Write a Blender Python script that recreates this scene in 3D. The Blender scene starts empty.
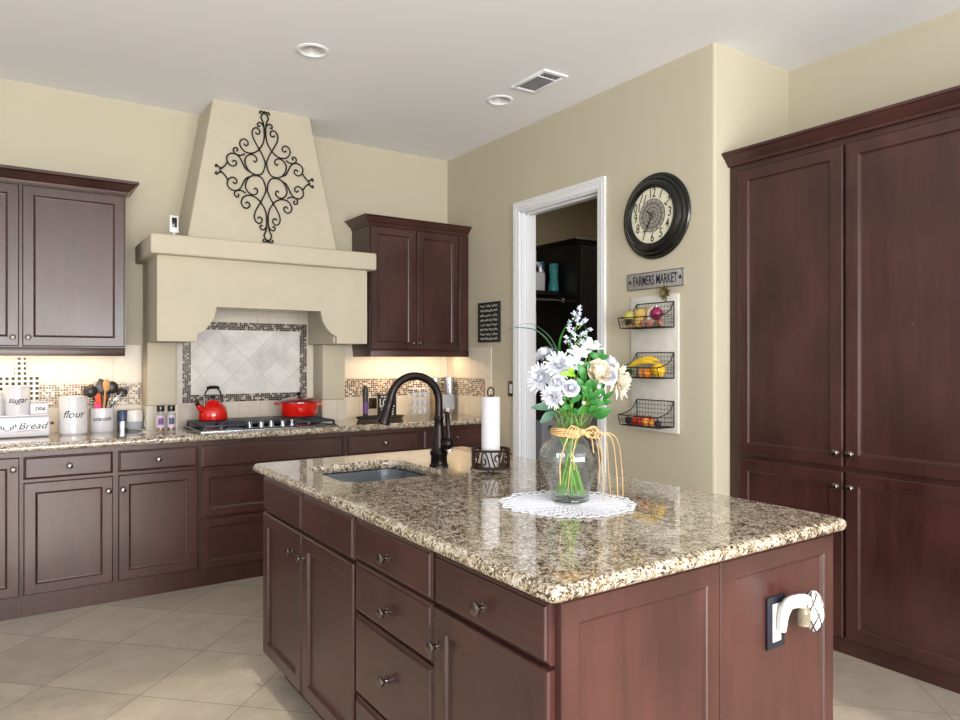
import bpy, bmesh, math, random
from mathutils import Vector, Matrix
random.seed(7)
R = math.radians
PI = math.pi
SC = bpy.context.scene
COL = SC.collection

# ------------------------------------------------------------------ camera, world, sun, window light, exposure
YAW = 34.17
cd = bpy.data.cameras.new('camera')
cd.sensor_fit = 'HORIZONTAL'
cd.sensor_width = 36.0
cd.lens = 701.3 / 960 * 36
cd.shift_y = -0.4 / 960
cd.clip_start = 0.05
cam = bpy.data.objects.new('camera', cd)
COL.objects.link(cam)
cam.location = (0, 0, 1.36)
cam.rotation_euler = (R(90), 0, R(-YAW))
SC.camera = cam

w = bpy.data.worlds.new('world')
SC.world = w
w.use_nodes = True
bg = w.node_tree.nodes['Background']
bg.inputs[0].default_value = (0.80, 0.90, 1.0, 1)
bg.inputs[1].default_value = 0.9

def area(name, loc, rot, sx, sy, power, color=(1, 1, 1), spread=180):
    l = bpy.data.lights.new(name, 'AREA')
    l.shape = 'RECTANGLE'
    l.size = sx; l.size_y = sy
    l.energy = power; l.color = color
    l.spread = R(spread)
    o = bpy.data.objects.new(name, l)
    COL.objects.link(o)
    o.location = loc
    o.rotation_euler = rot
    return o

# daylight through the openings of the room behind and left of the camera
area('daylight_rear', (0.2, -3.62, 1.45), (R(121), 0, 0), 5.0, 2.4, 500, (1.0, 0.98, 0.96))
area('daylight_left', (-3.72, 1.2, 1.45), (R(121), 0, R(-90)), 3.6, 2.3, 30, (0.88, 0.94, 1.0))
sl = bpy.data.lights.new('sun', 'SUN')
sl.energy = 3.3; sl.angle = R(0.9); sl.color = (1.0, 0.90, 0.78)
so = bpy.data.objects.new('sun', sl)
COL.objects.link(so)
so.rotation_euler = (R(90 - 21.4), 0, 0)
so.location = (0, -6, 4)

area('laundry_fill_light', (4.3, 3.6, 2.98), (0, 0, 0), 0.35, 0.35, 9, (1.0, 0.92, 0.80))  # added fill that lifts the dark laundry room; no lamp fixture stands there

SC.view_settings.view_transform = 'Standard'
SC.view_settings.look = 'None'
SC.view_settings.exposure = 0.25
SC.view_settings.gamma = 1.0
SC.view_settings.use_curve_mapping = False
SC.cycles.max_bounces = 10
SC.cycles.diffuse_bounces = 5
SC.cycles.glossy_bounces = 5
SC.cycles.transmission_bounces = 10
SC.cycles.transparent_max_bounces = 12
SC.cycles.sample_clamp_indirect = 4.0
SC.cycles.caustics_reflective = False
SC.cycles.caustics_refractive = False

# ------------------------------------------------------------------ materials
def srgb(r, g, b):
    f = lambda c: (c / 255) / 12.92 if c / 255 <= 0.04045 else ((c / 255 + 0.055) / 1.055) ** 2.4
    return (f(r), f(g), f(b), 1)

def mat(name, col, rough=0.5, metal=0.0, coat=0.0, spec=0.5, trans=0.0, ior=1.45, noise=0.0, nscale=30.0, bump=0.0, bscale=200.0, sss=0.0):
    m = bpy.data.materials.new(name)
    m.use_nodes = True
    nt = m.node_tree
    p = nt.nodes['Principled BSDF']
    p.inputs['Base Color'].default_value = col
    p.inputs['Roughness'].default_value = rough
    p.inputs['Metallic'].default_value = metal
    p.inputs['Coat Weight'].default_value = coat
    p.inputs['Coat Roughness'].default_value = 0.08
    p.inputs['Specular IOR Level'].default_value = spec
    p.inputs['Transmission Weight'].default_value = trans
    p.inputs['IOR'].default_value = ior
    if sss:
        p.inputs['Subsurface Weight'].default_value = sss
        p.inputs['Subsurface Radius'].default_value = (0.02, 0.02, 0.02)
    if noise:
        n = nt.nodes.new('ShaderNodeTexNoise')
        n.inputs['Scale'].default_value = nscale
        n.inputs['Detail'].default_value = 5
        tc = nt.nodes.new('ShaderNodeNewGeometry')
        nt.links.new(tc.outputs['Position'], n.inputs['Vector'])
        r = nt.nodes.new('ShaderNodeValToRGB')
        r.color_ramp.elements[0].position = 0.3
        r.color_ramp.elements[1].position = 0.7
        r.color_ramp.elements[0].color = tuple(c * (1 - noise) for c in col[:3]) + (1,)
        r.color_ramp.elements[1].color = tuple(min(1, c * (1 + noise)) for c in col[:3]) + (1,)
        nt.links.new(n.outputs['Fac'], r.inputs['Fac'])
        nt.links.new(r.outputs['Color'], p.inputs['Base Color'])
    if bump:
        n2 = nt.nodes.new('ShaderNodeTexNoise')
        n2.inputs['Scale'].default_value = bscale
        n2.inputs['Detail'].default_value = 4
        tc = nt.nodes.new('ShaderNodeNewGeometry')
        nt.links.new(tc.outputs['Position'], n2.inputs['Vector'])
        b = nt.nodes.new('ShaderNodeBump')
        b.inputs['Strength'].default_value = bump
        b.inputs['Distance'].default_value = 0.002
        nt.links.new(n2.outputs['Fac'], b.inputs['Height'])
        nt.links.new(b.outputs['Normal'], p.inputs['Normal'])
    return m

class NT:
    """tiny node helper"""
    def __init__(s, m): s.nt = m.node_tree; s.p = s.nt.nodes['Principled BSDF']
    def n(s, t, **kw):
        x = s.nt.nodes.new(t)
        for k, v in kw.items(): setattr(x, k, v)
        return x
    def l(s, a, b): s.nt.links.new(a, b)
    def math(s, op, a, b=None, c=None):
        x = s.n('ShaderNodeMath', operation=op)
        for i, v in enumerate((a, b, c)):
            if v is None: continue
            if isinstance(v, (int, float)): x.inputs[i].default_value = v
            else: s.l(v, x.inputs[i])
        return x.outputs[0]
    def dot(s, v, vec):
        x = s.n('ShaderNodeVectorMath', operation='DOT_PRODUCT')
        s.l(v, x.inputs[0]); x.inputs[1].default_value = vec
        return x.outputs['Value']
    def ramp(s, fac, stops, interp='LINEAR'):
        r = s.n('ShaderNodeValToRGB')
        cr = r.color_ramp; cr.interpolation = interp
        while len(cr.elements) > 1: cr.elements.remove(cr.elements[-1])
        cr.elements[0].position = stops[0][0]; cr.elements[0].color = stops[0][1]
        for pos, c in stops[1:]:
            e = cr.elements.new(pos); e.color = c
        s.l(fac, r.inputs['Fac'])
        return r.outputs['Color']
    def mix(s, fac, a, b, mode='MIX'):
        x = s.n('ShaderNodeMix', data_type='RGBA', blend_type=mode)
        if isinstance(fac, (int, float)): x.inputs['Factor'].default_value = fac
        else: s.l(fac, x.inputs['Factor'])
        for i, v in ((6, a), (7, b)):
            if isinstance(v, tuple): x.inputs[i].default_value = v
            else: s.l(v, x.inputs[i])
        return x.outputs[2]

def wood(name, dark, light, vert=True, rough=0.33, seed=0.0):
    m = mat(name, dark, rough, coat=0.25, spec=0.5)
    m.node_tree.nodes['Principled BSDF'].inputs['Coat Roughness'].default_value = 0.22
    k = NT(m)
    g = k.n('ShaderNodeNewGeometry').outputs['Position']
    mp = k.n('ShaderNodeMapping'); k.l(g, mp.inputs['Vector'])
    mp.inputs['Location'].default_value = (seed, seed * 2, seed)
    mp.inputs['Scale'].default_value = (14, 14, 1.1) if vert else (1.1, 1.1, 14)
    n1 = k.n('ShaderNodeTexNoise'); k.l(mp.outputs[0], n1.inputs['Vector'])
    n1.inputs['Scale'].default_value = 2.6; n1.inputs['Detail'].default_value = 7; n1.inputs['Distortion'].default_value = 0.7
    mp2 = k.n('ShaderNodeMapping'); k.l(g, mp2.inputs['Vector'])
    mp2.inputs['Scale'].default_value = (2.2, 2.2, 1.3)
    n2 = k.n('ShaderNodeTexNoise'); k.l(mp2.outputs[0], n2.inputs['Vector'])
    n2.inputs['Scale'].default_value = 2.0; n2.inputs['Detail'].default_value = 3
    f = k.math('ADD', k.math('MULTIPLY', n1.outputs['Fac'], 0.4), k.math('MULTIPLY', n2.outputs['Fac'], 0.6))
    c = k.ramp(f, [(0.36, dark), (0.62, light)])
    # small pale nicks
    v = k.n('ShaderNodeTexVoronoi'); k.l(g, v.inputs['Vector']); v.inputs['Scale'].default_value = 9
    c = k.mix(k.math('LESS_THAN', v.outputs['Distance'], 0.018), c, srgb(170, 130, 120))
    k.l(c, k.p.inputs['Base Color'])
    rr = k.math('ADD', k.math('MULTIPLY', n2.outputs['Fac'], 0.25), rough - 0.12)
    k.l(rr, k.p.inputs['Roughness'])
    b = k.n('ShaderNodeBump'); b.inputs['Strength'].default_value = 0.06; b.inputs['Distance'].default_value = 0.001
    k.l(n1.outputs['Fac'], b.inputs['Height']); k.l(b.outputs['Normal'], k.p.inputs['Normal'])
    return m

def tiles(name, U, V, size, off, grout, base, var=0.06, gw=0.004, rough=0.35, mosaic=None, veins=None, stagger=False, bump=0.35):
    """square-ish tiles on a plane spanned by U, V; size = (su, sv)"""
    m = mat(name, base, rough)
    k = NT(m)
    g = k.n('ShaderNodeNewGeometry').outputs['Position']
    u = k.math('DIVIDE', k.math('SUBTRACT', k.dot(g, U), off[0]), size[0])
    v = k.math('DIVIDE', k.math('SUBTRACT', k.dot(g, V), off[1]), size[1])
    fv = k.math('FLOOR', v)
    if stagger:
        u = k.math('ADD', u, k.math('MULTIPLY', k.math('FLOORED_MODULO', fv, 2.0), 0.5))
    fu = k.math('FLOOR', u)
    du = k.math('SUBTRACT', u, fu); dv = k.math('SUBTRACT', v, fv)
    eu = k.math('MULTIPLY', k.math('MINIMUM', du, k.math('SUBTRACT', 1.0, du)), size[0])
    ev = k.math('MULTIPLY', k.math('MINIMUM', dv, k.math('SUBTRACT', 1.0, dv)), size[1])
    e = k.math('MINIMUM', eu, ev)
    isg = k.math('LESS_THAN', e, gw / 2)
    cb = k.n('ShaderNodeCombineXYZ'); k.l(fu, cb.inputs[0]); k.l(fv, cb.inputs[1])
    wn = k.n('ShaderNodeTexWhiteNoise', noise_dimensions='2D'); k.l(cb.outputs[0], wn.inputs['Vector'])
    if mosaic:
        c = k.ramp(wn.outputs['Value'], [(i / len(mosaic), x) for i, x in enumerate(mosaic)], 'CONSTANT')
    else:
        nz = k.n('ShaderNodeTexNoise'); k.l(g, nz.inputs['Vector'])
        nz.inputs['Scale'].default_value = 7; nz.inputs['Detail'].default_value = 9; nz.inputs['Roughness'].default_value = 0.68
        dk = tuple(x * (1 - 2.2 * var) for x in base[:3]) + (1,)
        lt = tuple(min(1, x * (1 + 2.0 * var)) for x in base[:3]) + (1,)
        f = k.math('ADD', k.math('MULTIPLY', nz.outputs['Fac'], 0.8), k.math('MULTIPLY', wn.outputs['Value'], 0.2))
        c = k.ramp(f, [(0.30, dk), (0.66, lt)])
        if veins:
            mp = k.n('ShaderNodeMapping'); k.l(g, mp.inputs['Vector']); mp.inputs['Scale'].default_value = veins[1]
            n3 = k.n('ShaderNodeTexNoise'); k.l(mp.outputs[0], n3.inputs['Vector'])
            n3.inputs['Scale'].default_value = 30; n3.inputs['Detail'].default_value = 5
            c = k.mix(k.math('MULTIPLY', k.math('GREATER_THAN', n3.outputs['Fac'], 0.62), 0.35), c, veins[0])
    c = k.mix(isg, c, grout)
    k.l(c, k.p.inputs['Base Color'])
    if bump:
        h = k.math('MINIMUM', k.math('DIVIDE', e, gw), 1.0)
        b = k.n('ShaderNodeBump'); b.inputs['Strength'].default_value = bump; b.inputs['Distance'].default_value = 0.001
        k.l(h, b.inputs['Height']); k.l(b.outputs['Normal'], k.p.inputs['Normal'])
    k.l(k.math('ADD', k.math('MULTIPLY', isg, 0.4), rough), k.p.inputs['Roughness'])
    return m

def granite(name):
    m = mat(name, srgb(170, 150, 115), 0.06, spec=0.9, coat=0.5)
    m.node_tree.nodes['Principled BSDF'].inputs['Coat Roughness'].default_value = 0.02
    k = NT(m)
    g = k.n('ShaderNodeNewGeometry').outputs['Position']
    nd = k.n('ShaderNodeTexNoise'); k.l(g, nd.inputs['Vector']); nd.inputs['Scale'].default_value = 40; nd.inputs['Detail'].default_value = 3
    dv = k.n('ShaderNodeVectorMath', operation='MULTIPLY_ADD')
    k.l(nd.outputs['Color'], dv.inputs[0]); dv.inputs[1].default_value = (0.03, 0.03, 0.03); k.l(g, dv.inputs[2])
    vo = k.n('ShaderNodeTexVoronoi'); k.l(dv.outputs[0], vo.inputs['Vector']); vo.inputs['Scale'].default_value = 185
    wn = k.n('ShaderNodeTexWhiteNoise'); k.l(vo.outputs['Color'], wn.inputs['Vector'])
    n1 = k.n('ShaderNodeTexNoise'); k.l(g, n1.inputs['Vector']); n1.inputs['Scale'].default_value = 38; n1.inputs['Detail'].default_value = 8; n1.inputs['Roughness'].default_value = 0.72
    n4 = k.n('ShaderNodeTexNoise'); k.l(g, n4.inputs['Vector']); n4.inputs['Scale'].default_value = 5; n4.inputs['Detail'].default_value = 3
    f = k.math('ADD', k.math('MULTIPLY', wn.outputs['Value'], 0.24), k.math('MULTIPLY', n1.outputs['Fac'], 1.0))
    f = k.math('ADD', f, k.math('MULTIPLY', n4.outputs['Fac'], 0.25))
    f = k.math('DIVIDE', f, 1.49)
    c = k.ramp(f, [(0.37, srgb(46, 38, 34)), (0.415, srgb(88, 72, 58)), (0.45, srgb(132, 112, 88)), (0.50, srgb(164, 148, 122)), (0.55, srgb(186, 176, 156)), (0.61, srgb(206, 202, 192)), (0.68, srgb(176, 174, 170))])
    v2 = k.n('ShaderNodeTexVoronoi'); k.l(dv.outputs[0], v2.inputs['Vector']); v2.inputs['Scale'].default_value = 240
    w2 = k.n('ShaderNodeTexWhiteNoise'); k.l(v2.outputs['Color'], w2.inputs['Vector'])
    c = k.mix(k.math('GREATER_THAN', w2.outputs['Value'], 0.90), c, srgb(36, 30, 27))
    c = k.mix(k.math('LESS_THAN', w2.outputs['Value'], 0.10), c, srgb(214, 206, 192))
    k.l(c, k.p.inputs['Base Color'])
    return m

M = {}
M['wall'] = mat('wall_paint', srgb(188, 181, 160), 0.85, bump=0.15, bscale=90)
M['ceil'] = mat('ceiling_paint', srgb(240, 242, 248), 0.9, bump=0.1, bscale=60)
M['stucco'] = mat('hood_stucco', srgb(186, 178, 159), 0.8, noise=0.03, nscale=6, bump=0.25, bscale=60)
M['white_trim'] = mat('white_trim_paint', srgb(222, 224, 228), 0.35)
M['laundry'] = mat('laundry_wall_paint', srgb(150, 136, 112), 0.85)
M['wood'] = wood('cherry_wood', srgb(50, 27, 24), srgb(70, 39, 35))
M['woodh'] = wood('cherry_wood_drawer', srgb(50, 27, 24), srgb(70, 39, 35), vert=False, seed=3)
M['wood_gap'] = mat('dark_cabinet_recess', srgb(38, 20, 19), 0.6)
M['granite'] = granite('speckled_granite')
s2 = 2 ** -0.5
M['floor'] = tiles('floor_tile', (s2, s2, 0), (-s2, s2, 0), (0.449, 0.449), (2.977 - 0.449 * 6, 2.786 - 0.449 * 6), srgb(136, 129, 119), srgb(168, 158, 143), var=0.09, gw=0.005, rough=0.30, veins=(srgb(158, 140, 116), (0.35, 1.6, 1)))
M['splash'] = tiles('wall_tile', (1, 1, 0), (0, 0, 1), (0.305, 0.245), (0.12, 0.97 - 0.245 * 3 + 0.245 * 0), srgb(176, 166, 152), srgb(206, 198, 184), var=0.04, gw=0.003, rough=0.35)
M['splash_low'] = tiles('wall_tile_low', (1, 1, 0), (0, 0, 1), (0.153, 0.30), (0.12, 0.90), srgb(176, 166, 152), srgb(200, 192, 178), var=0.04, gw=0.003, rough=0.35)
M['diag'] = tiles('diagonal_wall_tile', (s2, 0, s2), (-s2, 0, s2), (0.150, 0.150), (1.97, 0.1), srgb(184, 180, 176), srgb(204, 202, 200), var=0.10, gw=0.003, rough=0.35)
MOS = [srgb(30, 25, 24), srgb(188, 170, 146), srgb(58, 42, 34), srgb(206, 196, 180), srgb(24, 22, 24), srgb(128, 72, 44), srgb(54, 46, 44), srgb(150, 118, 84), srgb(96, 56, 36)]
MOS2 = [srgb(26, 24, 24), srgb(52, 44, 40), srgb(180, 168, 152), srgb(30, 26, 24), srgb(98, 80, 66), srgb(22, 20, 22), srgb(70, 62, 56)]
M['mosaic'] = tiles('mosaic_tile', (1, 1, 0), (0, 0, 1), (0.0155, 0.0155), (0, 0.0015), srgb(196, 188, 174), srgb(90, 70, 60), gw=0.0035, rough=0.15, mosaic=MOS)
M['mosaic_dark'] = tiles('mosaic_border_tile', (1, 0, 0), (0, 0, 1), (0.0135, 0.0135), (0.993, 1.066), srgb(158, 152, 144), srgb(90, 70, 60), gw=0.0018, rough=0.15, mosaic=MOS2)
M['bronze'] = mat('oil_rubbed_bronze', srgb(34, 27, 26), 0.28, metal=0.7, spec=0.6)
M['knob'] = mat('brushed_pewter', srgb(112, 104, 100), 0.24, metal=1.0)
M['steel'] = mat('stainless_steel', srgb(196, 201, 208), 0.26, metal=1.0)
M['iron'] = mat('black_wrought_iron', srgb(24, 22, 22), 0.45, metal=0.4)
M['black'] = mat('black_enamel', srgb(22, 22, 24), 0.25, coat=0.4)
M['castiron'] = mat('cast_iron_grate', srgb(44, 52, 62), 0.4, metal=0.2)
M['red'] = mat('red_enamel', srgb(206, 22, 14), 0.15, coat=0.8)
M['darkred'] = mat('dark_red_enamel', srgb(110, 12, 14), 0.15, coat=0.8)
M['ceramic'] = mat('white_glazed_ceramic', srgb(208, 208, 214), 0.2, coat=0.6)
M['ink'] = mat('dark_lettering', srgb(40, 40, 48), 0.6)
M['white'] = mat('white_plastic', srgb(208, 208, 206), 0.35)
M['grey_plastic'] = mat('grey_plastic', srgb(150, 154, 162), 0.5)
M['glass'] = mat('clear_glass', (1, 1, 1, 1), 0.0, trans=1.0, ior=1.45)
def thin_glass(name):
    m = bpy.data.materials.new(name); m.use_nodes = True
    nt = m.node_tree; nt.nodes.remove(nt.nodes['Principled BSDF'])
    t_ = nt.nodes.new('ShaderNodeBsdfTransparent'); t_.inputs[0].default_value = (0.95, 0.97, 0.97, 1)
    g_ = nt.nodes.new('ShaderNodeBsdfGlossy'); g_.inputs['Roughness'].default_value = 0.02
    lw = nt.nodes.new('ShaderNodeLayerWeight'); lw.inputs['Blend'].default_value = 0.5
    pw = nt.nodes.new('ShaderNodeMath'); pw.operation = 'POWER'; pw.inputs[1].default_value = 2.6
    nt.links.new(lw.outputs['Facing'], pw.inputs[0])
    f_ = nt.nodes.new('ShaderNodeMath'); f_.operation = 'MULTIPLY_ADD'; f_.inputs[1].default_value = 0.85; f_.inputs[2].default_value = 0.06
    nt.links.new(pw.outputs[0], f_.inputs[0])
    x_ = nt.nodes.new('ShaderNodeMixShader')
    nt.links.new(f_.outputs[0], x_.inputs[0]); nt.links.new(t_.outputs[0], x_.inputs[1]); nt.links.new(g_.outputs[0], x_.inputs[2])
    nt.links.new(x_.outputs[0], nt.nodes['Material Output'].inputs[0])
    return m
M['glass'] = thin_glass('clear_thin_glass')
M['water'] = mat('water', (0.97, 1, 0.98, 1), 0.0, trans=1.0, ior=1.33)
M['paper'] = mat('white_paper_towel', srgb(214, 214, 217), 0.9, bump=0.5, bscale=160)
M['lace'] = mat('white_crochet_cotton', srgb(216, 218, 226), 0.9)
M['raffia'] = mat('tan_raffia', srgb(206, 172, 122), 0.8, noise=0.15, nscale=60)
M['petal'] = mat('white_petal', srgb(226, 228, 236), 0.7)
M['cream_petal'] = mat('cream_petal', srgb(230, 222, 204), 0.7)
M['lavender'] = mat('pale_lavender_petal', srgb(200, 204, 226), 0.7)
M['leaf'] = mat('green_leaf', srgb(38, 108, 36), 0.4, noise=0.25, nscale=40)
M['leaf_dark'] = mat('grey_green_leaf', srgb(70, 104, 84), 0.5, noise=0.2, nscale=40)
M['leaf_light'] = mat('lime_leaf', srgb(130, 180, 50), 0.45, noise=0.2, nscale=40)
M['stem'] = mat('pale_green_stem', srgb(120, 170, 70), 0.45, noise=0.2, nscale=50)
M['board'] = mat('whitewashed_board', srgb(204, 202, 194), 0.8, noise=0.07, nscale=18)
M['signgrey'] = mat('grey_washed_sign', srgb(148, 144, 142), 0.7, noise=0.12, nscale=40)
M['chalk'] = mat('black_chalkboard', srgb(30, 29, 29), 0.7)
M['chalkmark'] = mat('white_chalk', srgb(205, 203, 196), 0.9)
M['clockface'] = mat('aged_cream_dial', srgb(214, 212, 190), 0.5, noise=0.05, nscale=30)
M['medallion'] = mat('grey_dial_medallion', srgb(150, 148, 140), 0.5)
M['dialink'] = mat('dark_bronze_numerals', srgb(58, 50, 42), 0.5)
M['clockframe'] = mat('black_clock_frame', srgb(16, 15, 15), 0.25, coat=0.2)
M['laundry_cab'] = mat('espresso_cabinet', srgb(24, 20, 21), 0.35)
M['blue_liquid'] = mat('blue_plastic', srgb(46, 120, 180), 0.3)
M['teal'] = mat('teal_translucent_plastic', srgb(80, 190, 200), 0.15, trans=0.3)
M['wooden_spoon'] = mat('pale_wooden_spoon', srgb(196, 150, 98), 0.6, noise=0.1, nscale=60)
M['orange_sil'] = mat('orange_silicone', srgb(216, 84, 30), 0.5)
M['pink_sil'] = mat('pink_silicone', srgb(236, 50, 110), 0.5)
M['nylon'] = mat('black_nylon', srgb(40, 38, 38), 0.35)
M['spice'] = mat('spice_label', srgb(190, 176, 190), 0.5)
M['spice2'] = mat('purple_label_patch', srgb(104, 70, 130), 0.5)
M['navy'] = mat('navy_tin', srgb(52, 66, 92), 0.35)
M['potato'] = mat('yellow_potato_skin', srgb(202, 170, 96), 0.7, noise=0.15, nscale=40)
M['squash'] = mat('pale_green_squash', srgb(176, 168, 84), 0.5, noise=0.1, nscale=40)
M['garlic'] = mat('white_garlic', srgb(236, 232, 228), 0.6)
M['redonion'] = mat('red_onion_skin', srgb(130, 26, 70), 0.3, noise=0.2, nscale=20)
M['shallot'] = mat('shallot_skin', srgb(176, 116, 96), 0.5, noise=0.2, nscale=30)
M['olive'] = mat('olive_brown_leaf', srgb(96, 88, 50), 0.55, noise=0.2, nscale=40)
M['banana'] = mat('banana_peel', srgb(226, 190, 50), 0.45, noise=0.08, nscale=30)
M['orange'] = mat('orange_peel', srgb(234, 140, 24), 0.45, bump=0.3, bscale=400)
M['lemon'] = mat('yellow_peel', srgb(232, 186, 36), 0.45, bump=0.3, bscale=400)
M['lime'] = mat('green_peel', srgb(110, 160, 50), 0.4)
M['apple'] = mat('red_fruit_skin', srgb(178, 36, 28), 0.3, noise=0.3, nscale=25)
M['peach'] = mat('peach_skin', srgb(232, 150, 70), 0.5, noise=0.25, nscale=25)
M['plum'] = mat('plum_skin', srgb(48, 34, 62), 0.35)
M['blue_sticker'] = mat('blue_sticker', srgb(70, 150, 200), 0.4)
M['vent_dark'] = mat('dark_vent_interior', srgb(54, 54, 56), 0.8)
M['check_w'] = tiles('buffalo_check', (1, 0, 0), (0, 0, 1), (0.030, 0.030), (0.0, 0.002), srgb(232, 230, 226), srgb(40, 38, 36), gw=0.012, rough=0.6, mosaic=[srgb(46, 42, 40), srgb(40, 38, 36)], bump=0)
M['screen'] = mat('black_screen', srgb(12, 12, 14), 0.15)
M['bronzeplate'] = mat('dark_bronze_plate', srgb(56, 40, 32), 0.35, metal=0.5)
M['navyplate'] = mat('dark_navy_plate', srgb(26, 28, 40), 0.3)
M['amberglass'] = mat('scented_oil_glass', srgb(196, 186, 160), 0.05, trans=0.7)
M['window'] = mat('window_frame_paint', srgb(235, 235, 235), 0.4)

# ------------------------------------------------------------------ mesh builder
ORG = {}
class MB:
    def __init__(s): s.bm = bmesh.new(); s.mats = []
    def mi(s, m):
        if m is None: return 0
        if m not in s.mats: s.mats.append(m)
        return s.mats.index(m)
    def _fin(s, verts, T=None, m=None):
        vs = list(verts)
        if T is not None:
            for v in vs: v.co = T @ v.co
        if m is not None:
            i = s.mi(m); fs = set()
            for v in vs: fs.update(v.link_faces)
            for f in fs: f.material_index = i
        return vs
    def box(s, x0, x1, y0, y1, z0, z1, bev=0.0, seg=2, T=None, m=None):
        r = bmesh.ops.create_cube(s.bm, size=1)
        vs = r['verts']
        for v in vs:
            v.co = Vector(((x0 + x1) / 2 + v.co.x * (x1 - x0), (y0 + y1) / 2 + v.co.y * (y1 - y0), (z0 + z1) / 2 + v.co.z * (z1 - z0)))
        if bev:
            es = list({e for v in vs for e in v.link_edges})
            rr = bmesh.ops.bevel(s.bm, geom=es, offset=bev, segments=seg, profile=0.5, affect='EDGES')
            vs = list({v for f in rr['faces'] for v in f.verts} | {v for v in vs if v.is_valid})
        return s._fin(vs, T, m)
    def raw(s, verts, faces, T=None, m=None):
        vv = [s.bm.verts.new(T @ Vector(v) if T is not None else v) for v in verts]
        i = s.mi(m)
        for f in faces:
            try:
                ff = s.bm.faces.new([vv[j] for j in f]); ff.material_index = i
            except ValueError: pass
        return vv
    def prism(s, pts, fn, a0, a1, m=None):
        """pts polygon (u,v); fn(u,v,a)->xyz"""
        n = len(pts)
        V = [fn(p[0], p[1], a0) for p in pts] + [fn(p[0], p[1], a1) for p in pts]
        F = [tuple(range(n)), tuple(range(2 * n - 1, n - 1, -1))]
        for i in range(n):
            j = (i + 1) % n
            F.append((i, i + n, j + n, j))
        return s.raw(V, F, None, m)
    def lathe(s, prof, T=None, seg=24, m=None, cap=True, a0=0, a1=2 * PI):
        full = abs(a1 - a0 - 2 * PI) < 1e-6
        V = []; F = []
        ns = seg if full else seg + 1
        for r, z in prof:
            for i in range(ns):
                a = a0 + (a1 - a0) * i / seg
                V.append((r * math.cos(a), r * math.sin(a), z))
        for k in range(len(prof) - 1):
            for i in range(seg):
                j = (i + 1) % ns
                F.append((k * ns + i, k * ns + j, (k + 1) * ns + j, (k + 1) * ns + i))
        if cap and full:
            if prof[0][0] > 1e-5: F.append(tuple(range(ns - 1, -1, -1)))
            if prof[-1][0] > 1e-5: F.append(tuple((len(prof) - 1) * ns + i for i in range(ns)))
        return s.raw(V, F, T, m)
    def tube(s, pts, r, seg=8, m=None, closed=False, T=None, flat=1.0):
        P = [Vector(p) for p in pts]
        n = len(P)
        rr = r if isinstance(r, (list, tuple)) else [r] * n
        V = []; F = []
        up = None
        for i in range(n):
            if closed: d = P[(i + 1) % n] - P[i - 1]
            else: d = P[min(i + 1, n - 1)] - P[max(i - 1, 0)]
            if d.length < 1e-9: d = Vector((0, 0, 1))
            d.normalize()
            if up is None:
                up = Vector((0, 0, 1)) if abs(d.z) < 0.9 else Vector((1, 0, 0))
            a = up - d * up.dot(d)
            if a.length < 1e-6: a = d.orthogonal()
            a.normalize(); b = d.cross(a); up = a
            for k in range(seg):
                t = 2 * PI * k / seg
                V.append(P[i] + a * math.cos(t) * rr[i] * flat + b * math.sin(t) * rr[i])
        for i in range(n if closed else n - 1):
            i2 = (i + 1) % n
            for k in range(seg):
                k2 = (k + 1) % seg
                F.append((i * seg + k, i * seg + k2, i2 * seg + k2, i2 * seg + k))
        if not closed:
            F.append(tuple(range(seg - 1, -1, -1)))
            F.append(tuple((n - 1) * seg + k for k in range(seg)))
        return s.raw(V, F, T, m)
    def ball(s, c, r, sc=(1, 1, 1), seg=16, m=None, T=None):
        rr = bmesh.ops.create_uvsphere(s.bm, u_segments=seg, v_segments=max(6, seg // 2), radius=r)
        A = Matrix.Translation(c) @ Matrix.Diagonal((sc[0], sc[1], sc[2], 1))
        if T is not None: A = T @ A
        return s._fin(rr['verts'], A, m)
    def text(s, txt, size, T, depth=0.001, shear=0.0, wx=1.0, m=None, bend=0.0, align='CENTER', bold=0.0):
        cu = bpy.data.curves.new('lettering', 'FONT')
        cu.body = txt; cu.size = size; cu.extrude = depth / 2; cu.shear = shear
        cu.align_x = align; cu.align_y = 'CENTER'; cu.offset = bold
        cu.resolution_u = 4
        ob = bpy.data.objects.new('lettering', cu)
        COL.objects.link(ob)
        dg = bpy.context.evaluated_depsgraph_get()
        me = ob.evaluated_get(dg).to_mesh()
        V = [(v.co.x * wx, v.co.y, v.co.z) for v in me.vertices]
        if bend:
            V = [((bend + z) * math.sin(x / bend), y, (bend + z) * math.cos(x / bend) - bend) for x, y, z in V]
        F = [tuple(p.vertices) for p in me.polygons]
        s.raw(V, F, T, m)
        ob.evaluated_get(dg).to_mesh_clear()
        bpy.data.objects.remove(ob); bpy.data.curves.remove(cu)
    def build(s, name, m=None, parent=None, kind=None, label=None, cat=None, group=None, org=None, smooth=0.55, recalc=True):
        if m is not None and not s.mats: s.mats = [m]
        bm = s.bm
        if recalc: bmesh.ops.recalc_face_normals(bm, faces=bm.faces)
        if parent is not None: o0 = ORG[parent.name]
        elif org is not None: o0 = Vector(org)
        else:
            xs = [v.co for v in bm.verts]
            o0 = Vector(((min(v.x for v in xs) + max(v.x for v in xs)) / 2, (min(v.y for v in xs) + max(v.y for v in xs)) / 2, min(v.z for v in xs)))
        for v in bm.verts: v.co -= o0
        for f in bm.faces: f.smooth = True
        for e in bm.edges:
            if len(e.link_faces) == 2 and e.calc_face_angle(0) > smooth: e.smooth = False
        me = bpy.data.meshes.new(name)
        bm.to_mesh(me); bm.free()
        for x in s.mats: me.materials.append(x)
        o = bpy.data.objects.new(name, me)
        COL.objects.link(o)
        if parent is not None: o.parent = parent
        else: o.location = o0
        ORG[o.name] = o0
        if kind: o['kind'] = kind
        if label: o['label'] = label
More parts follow.
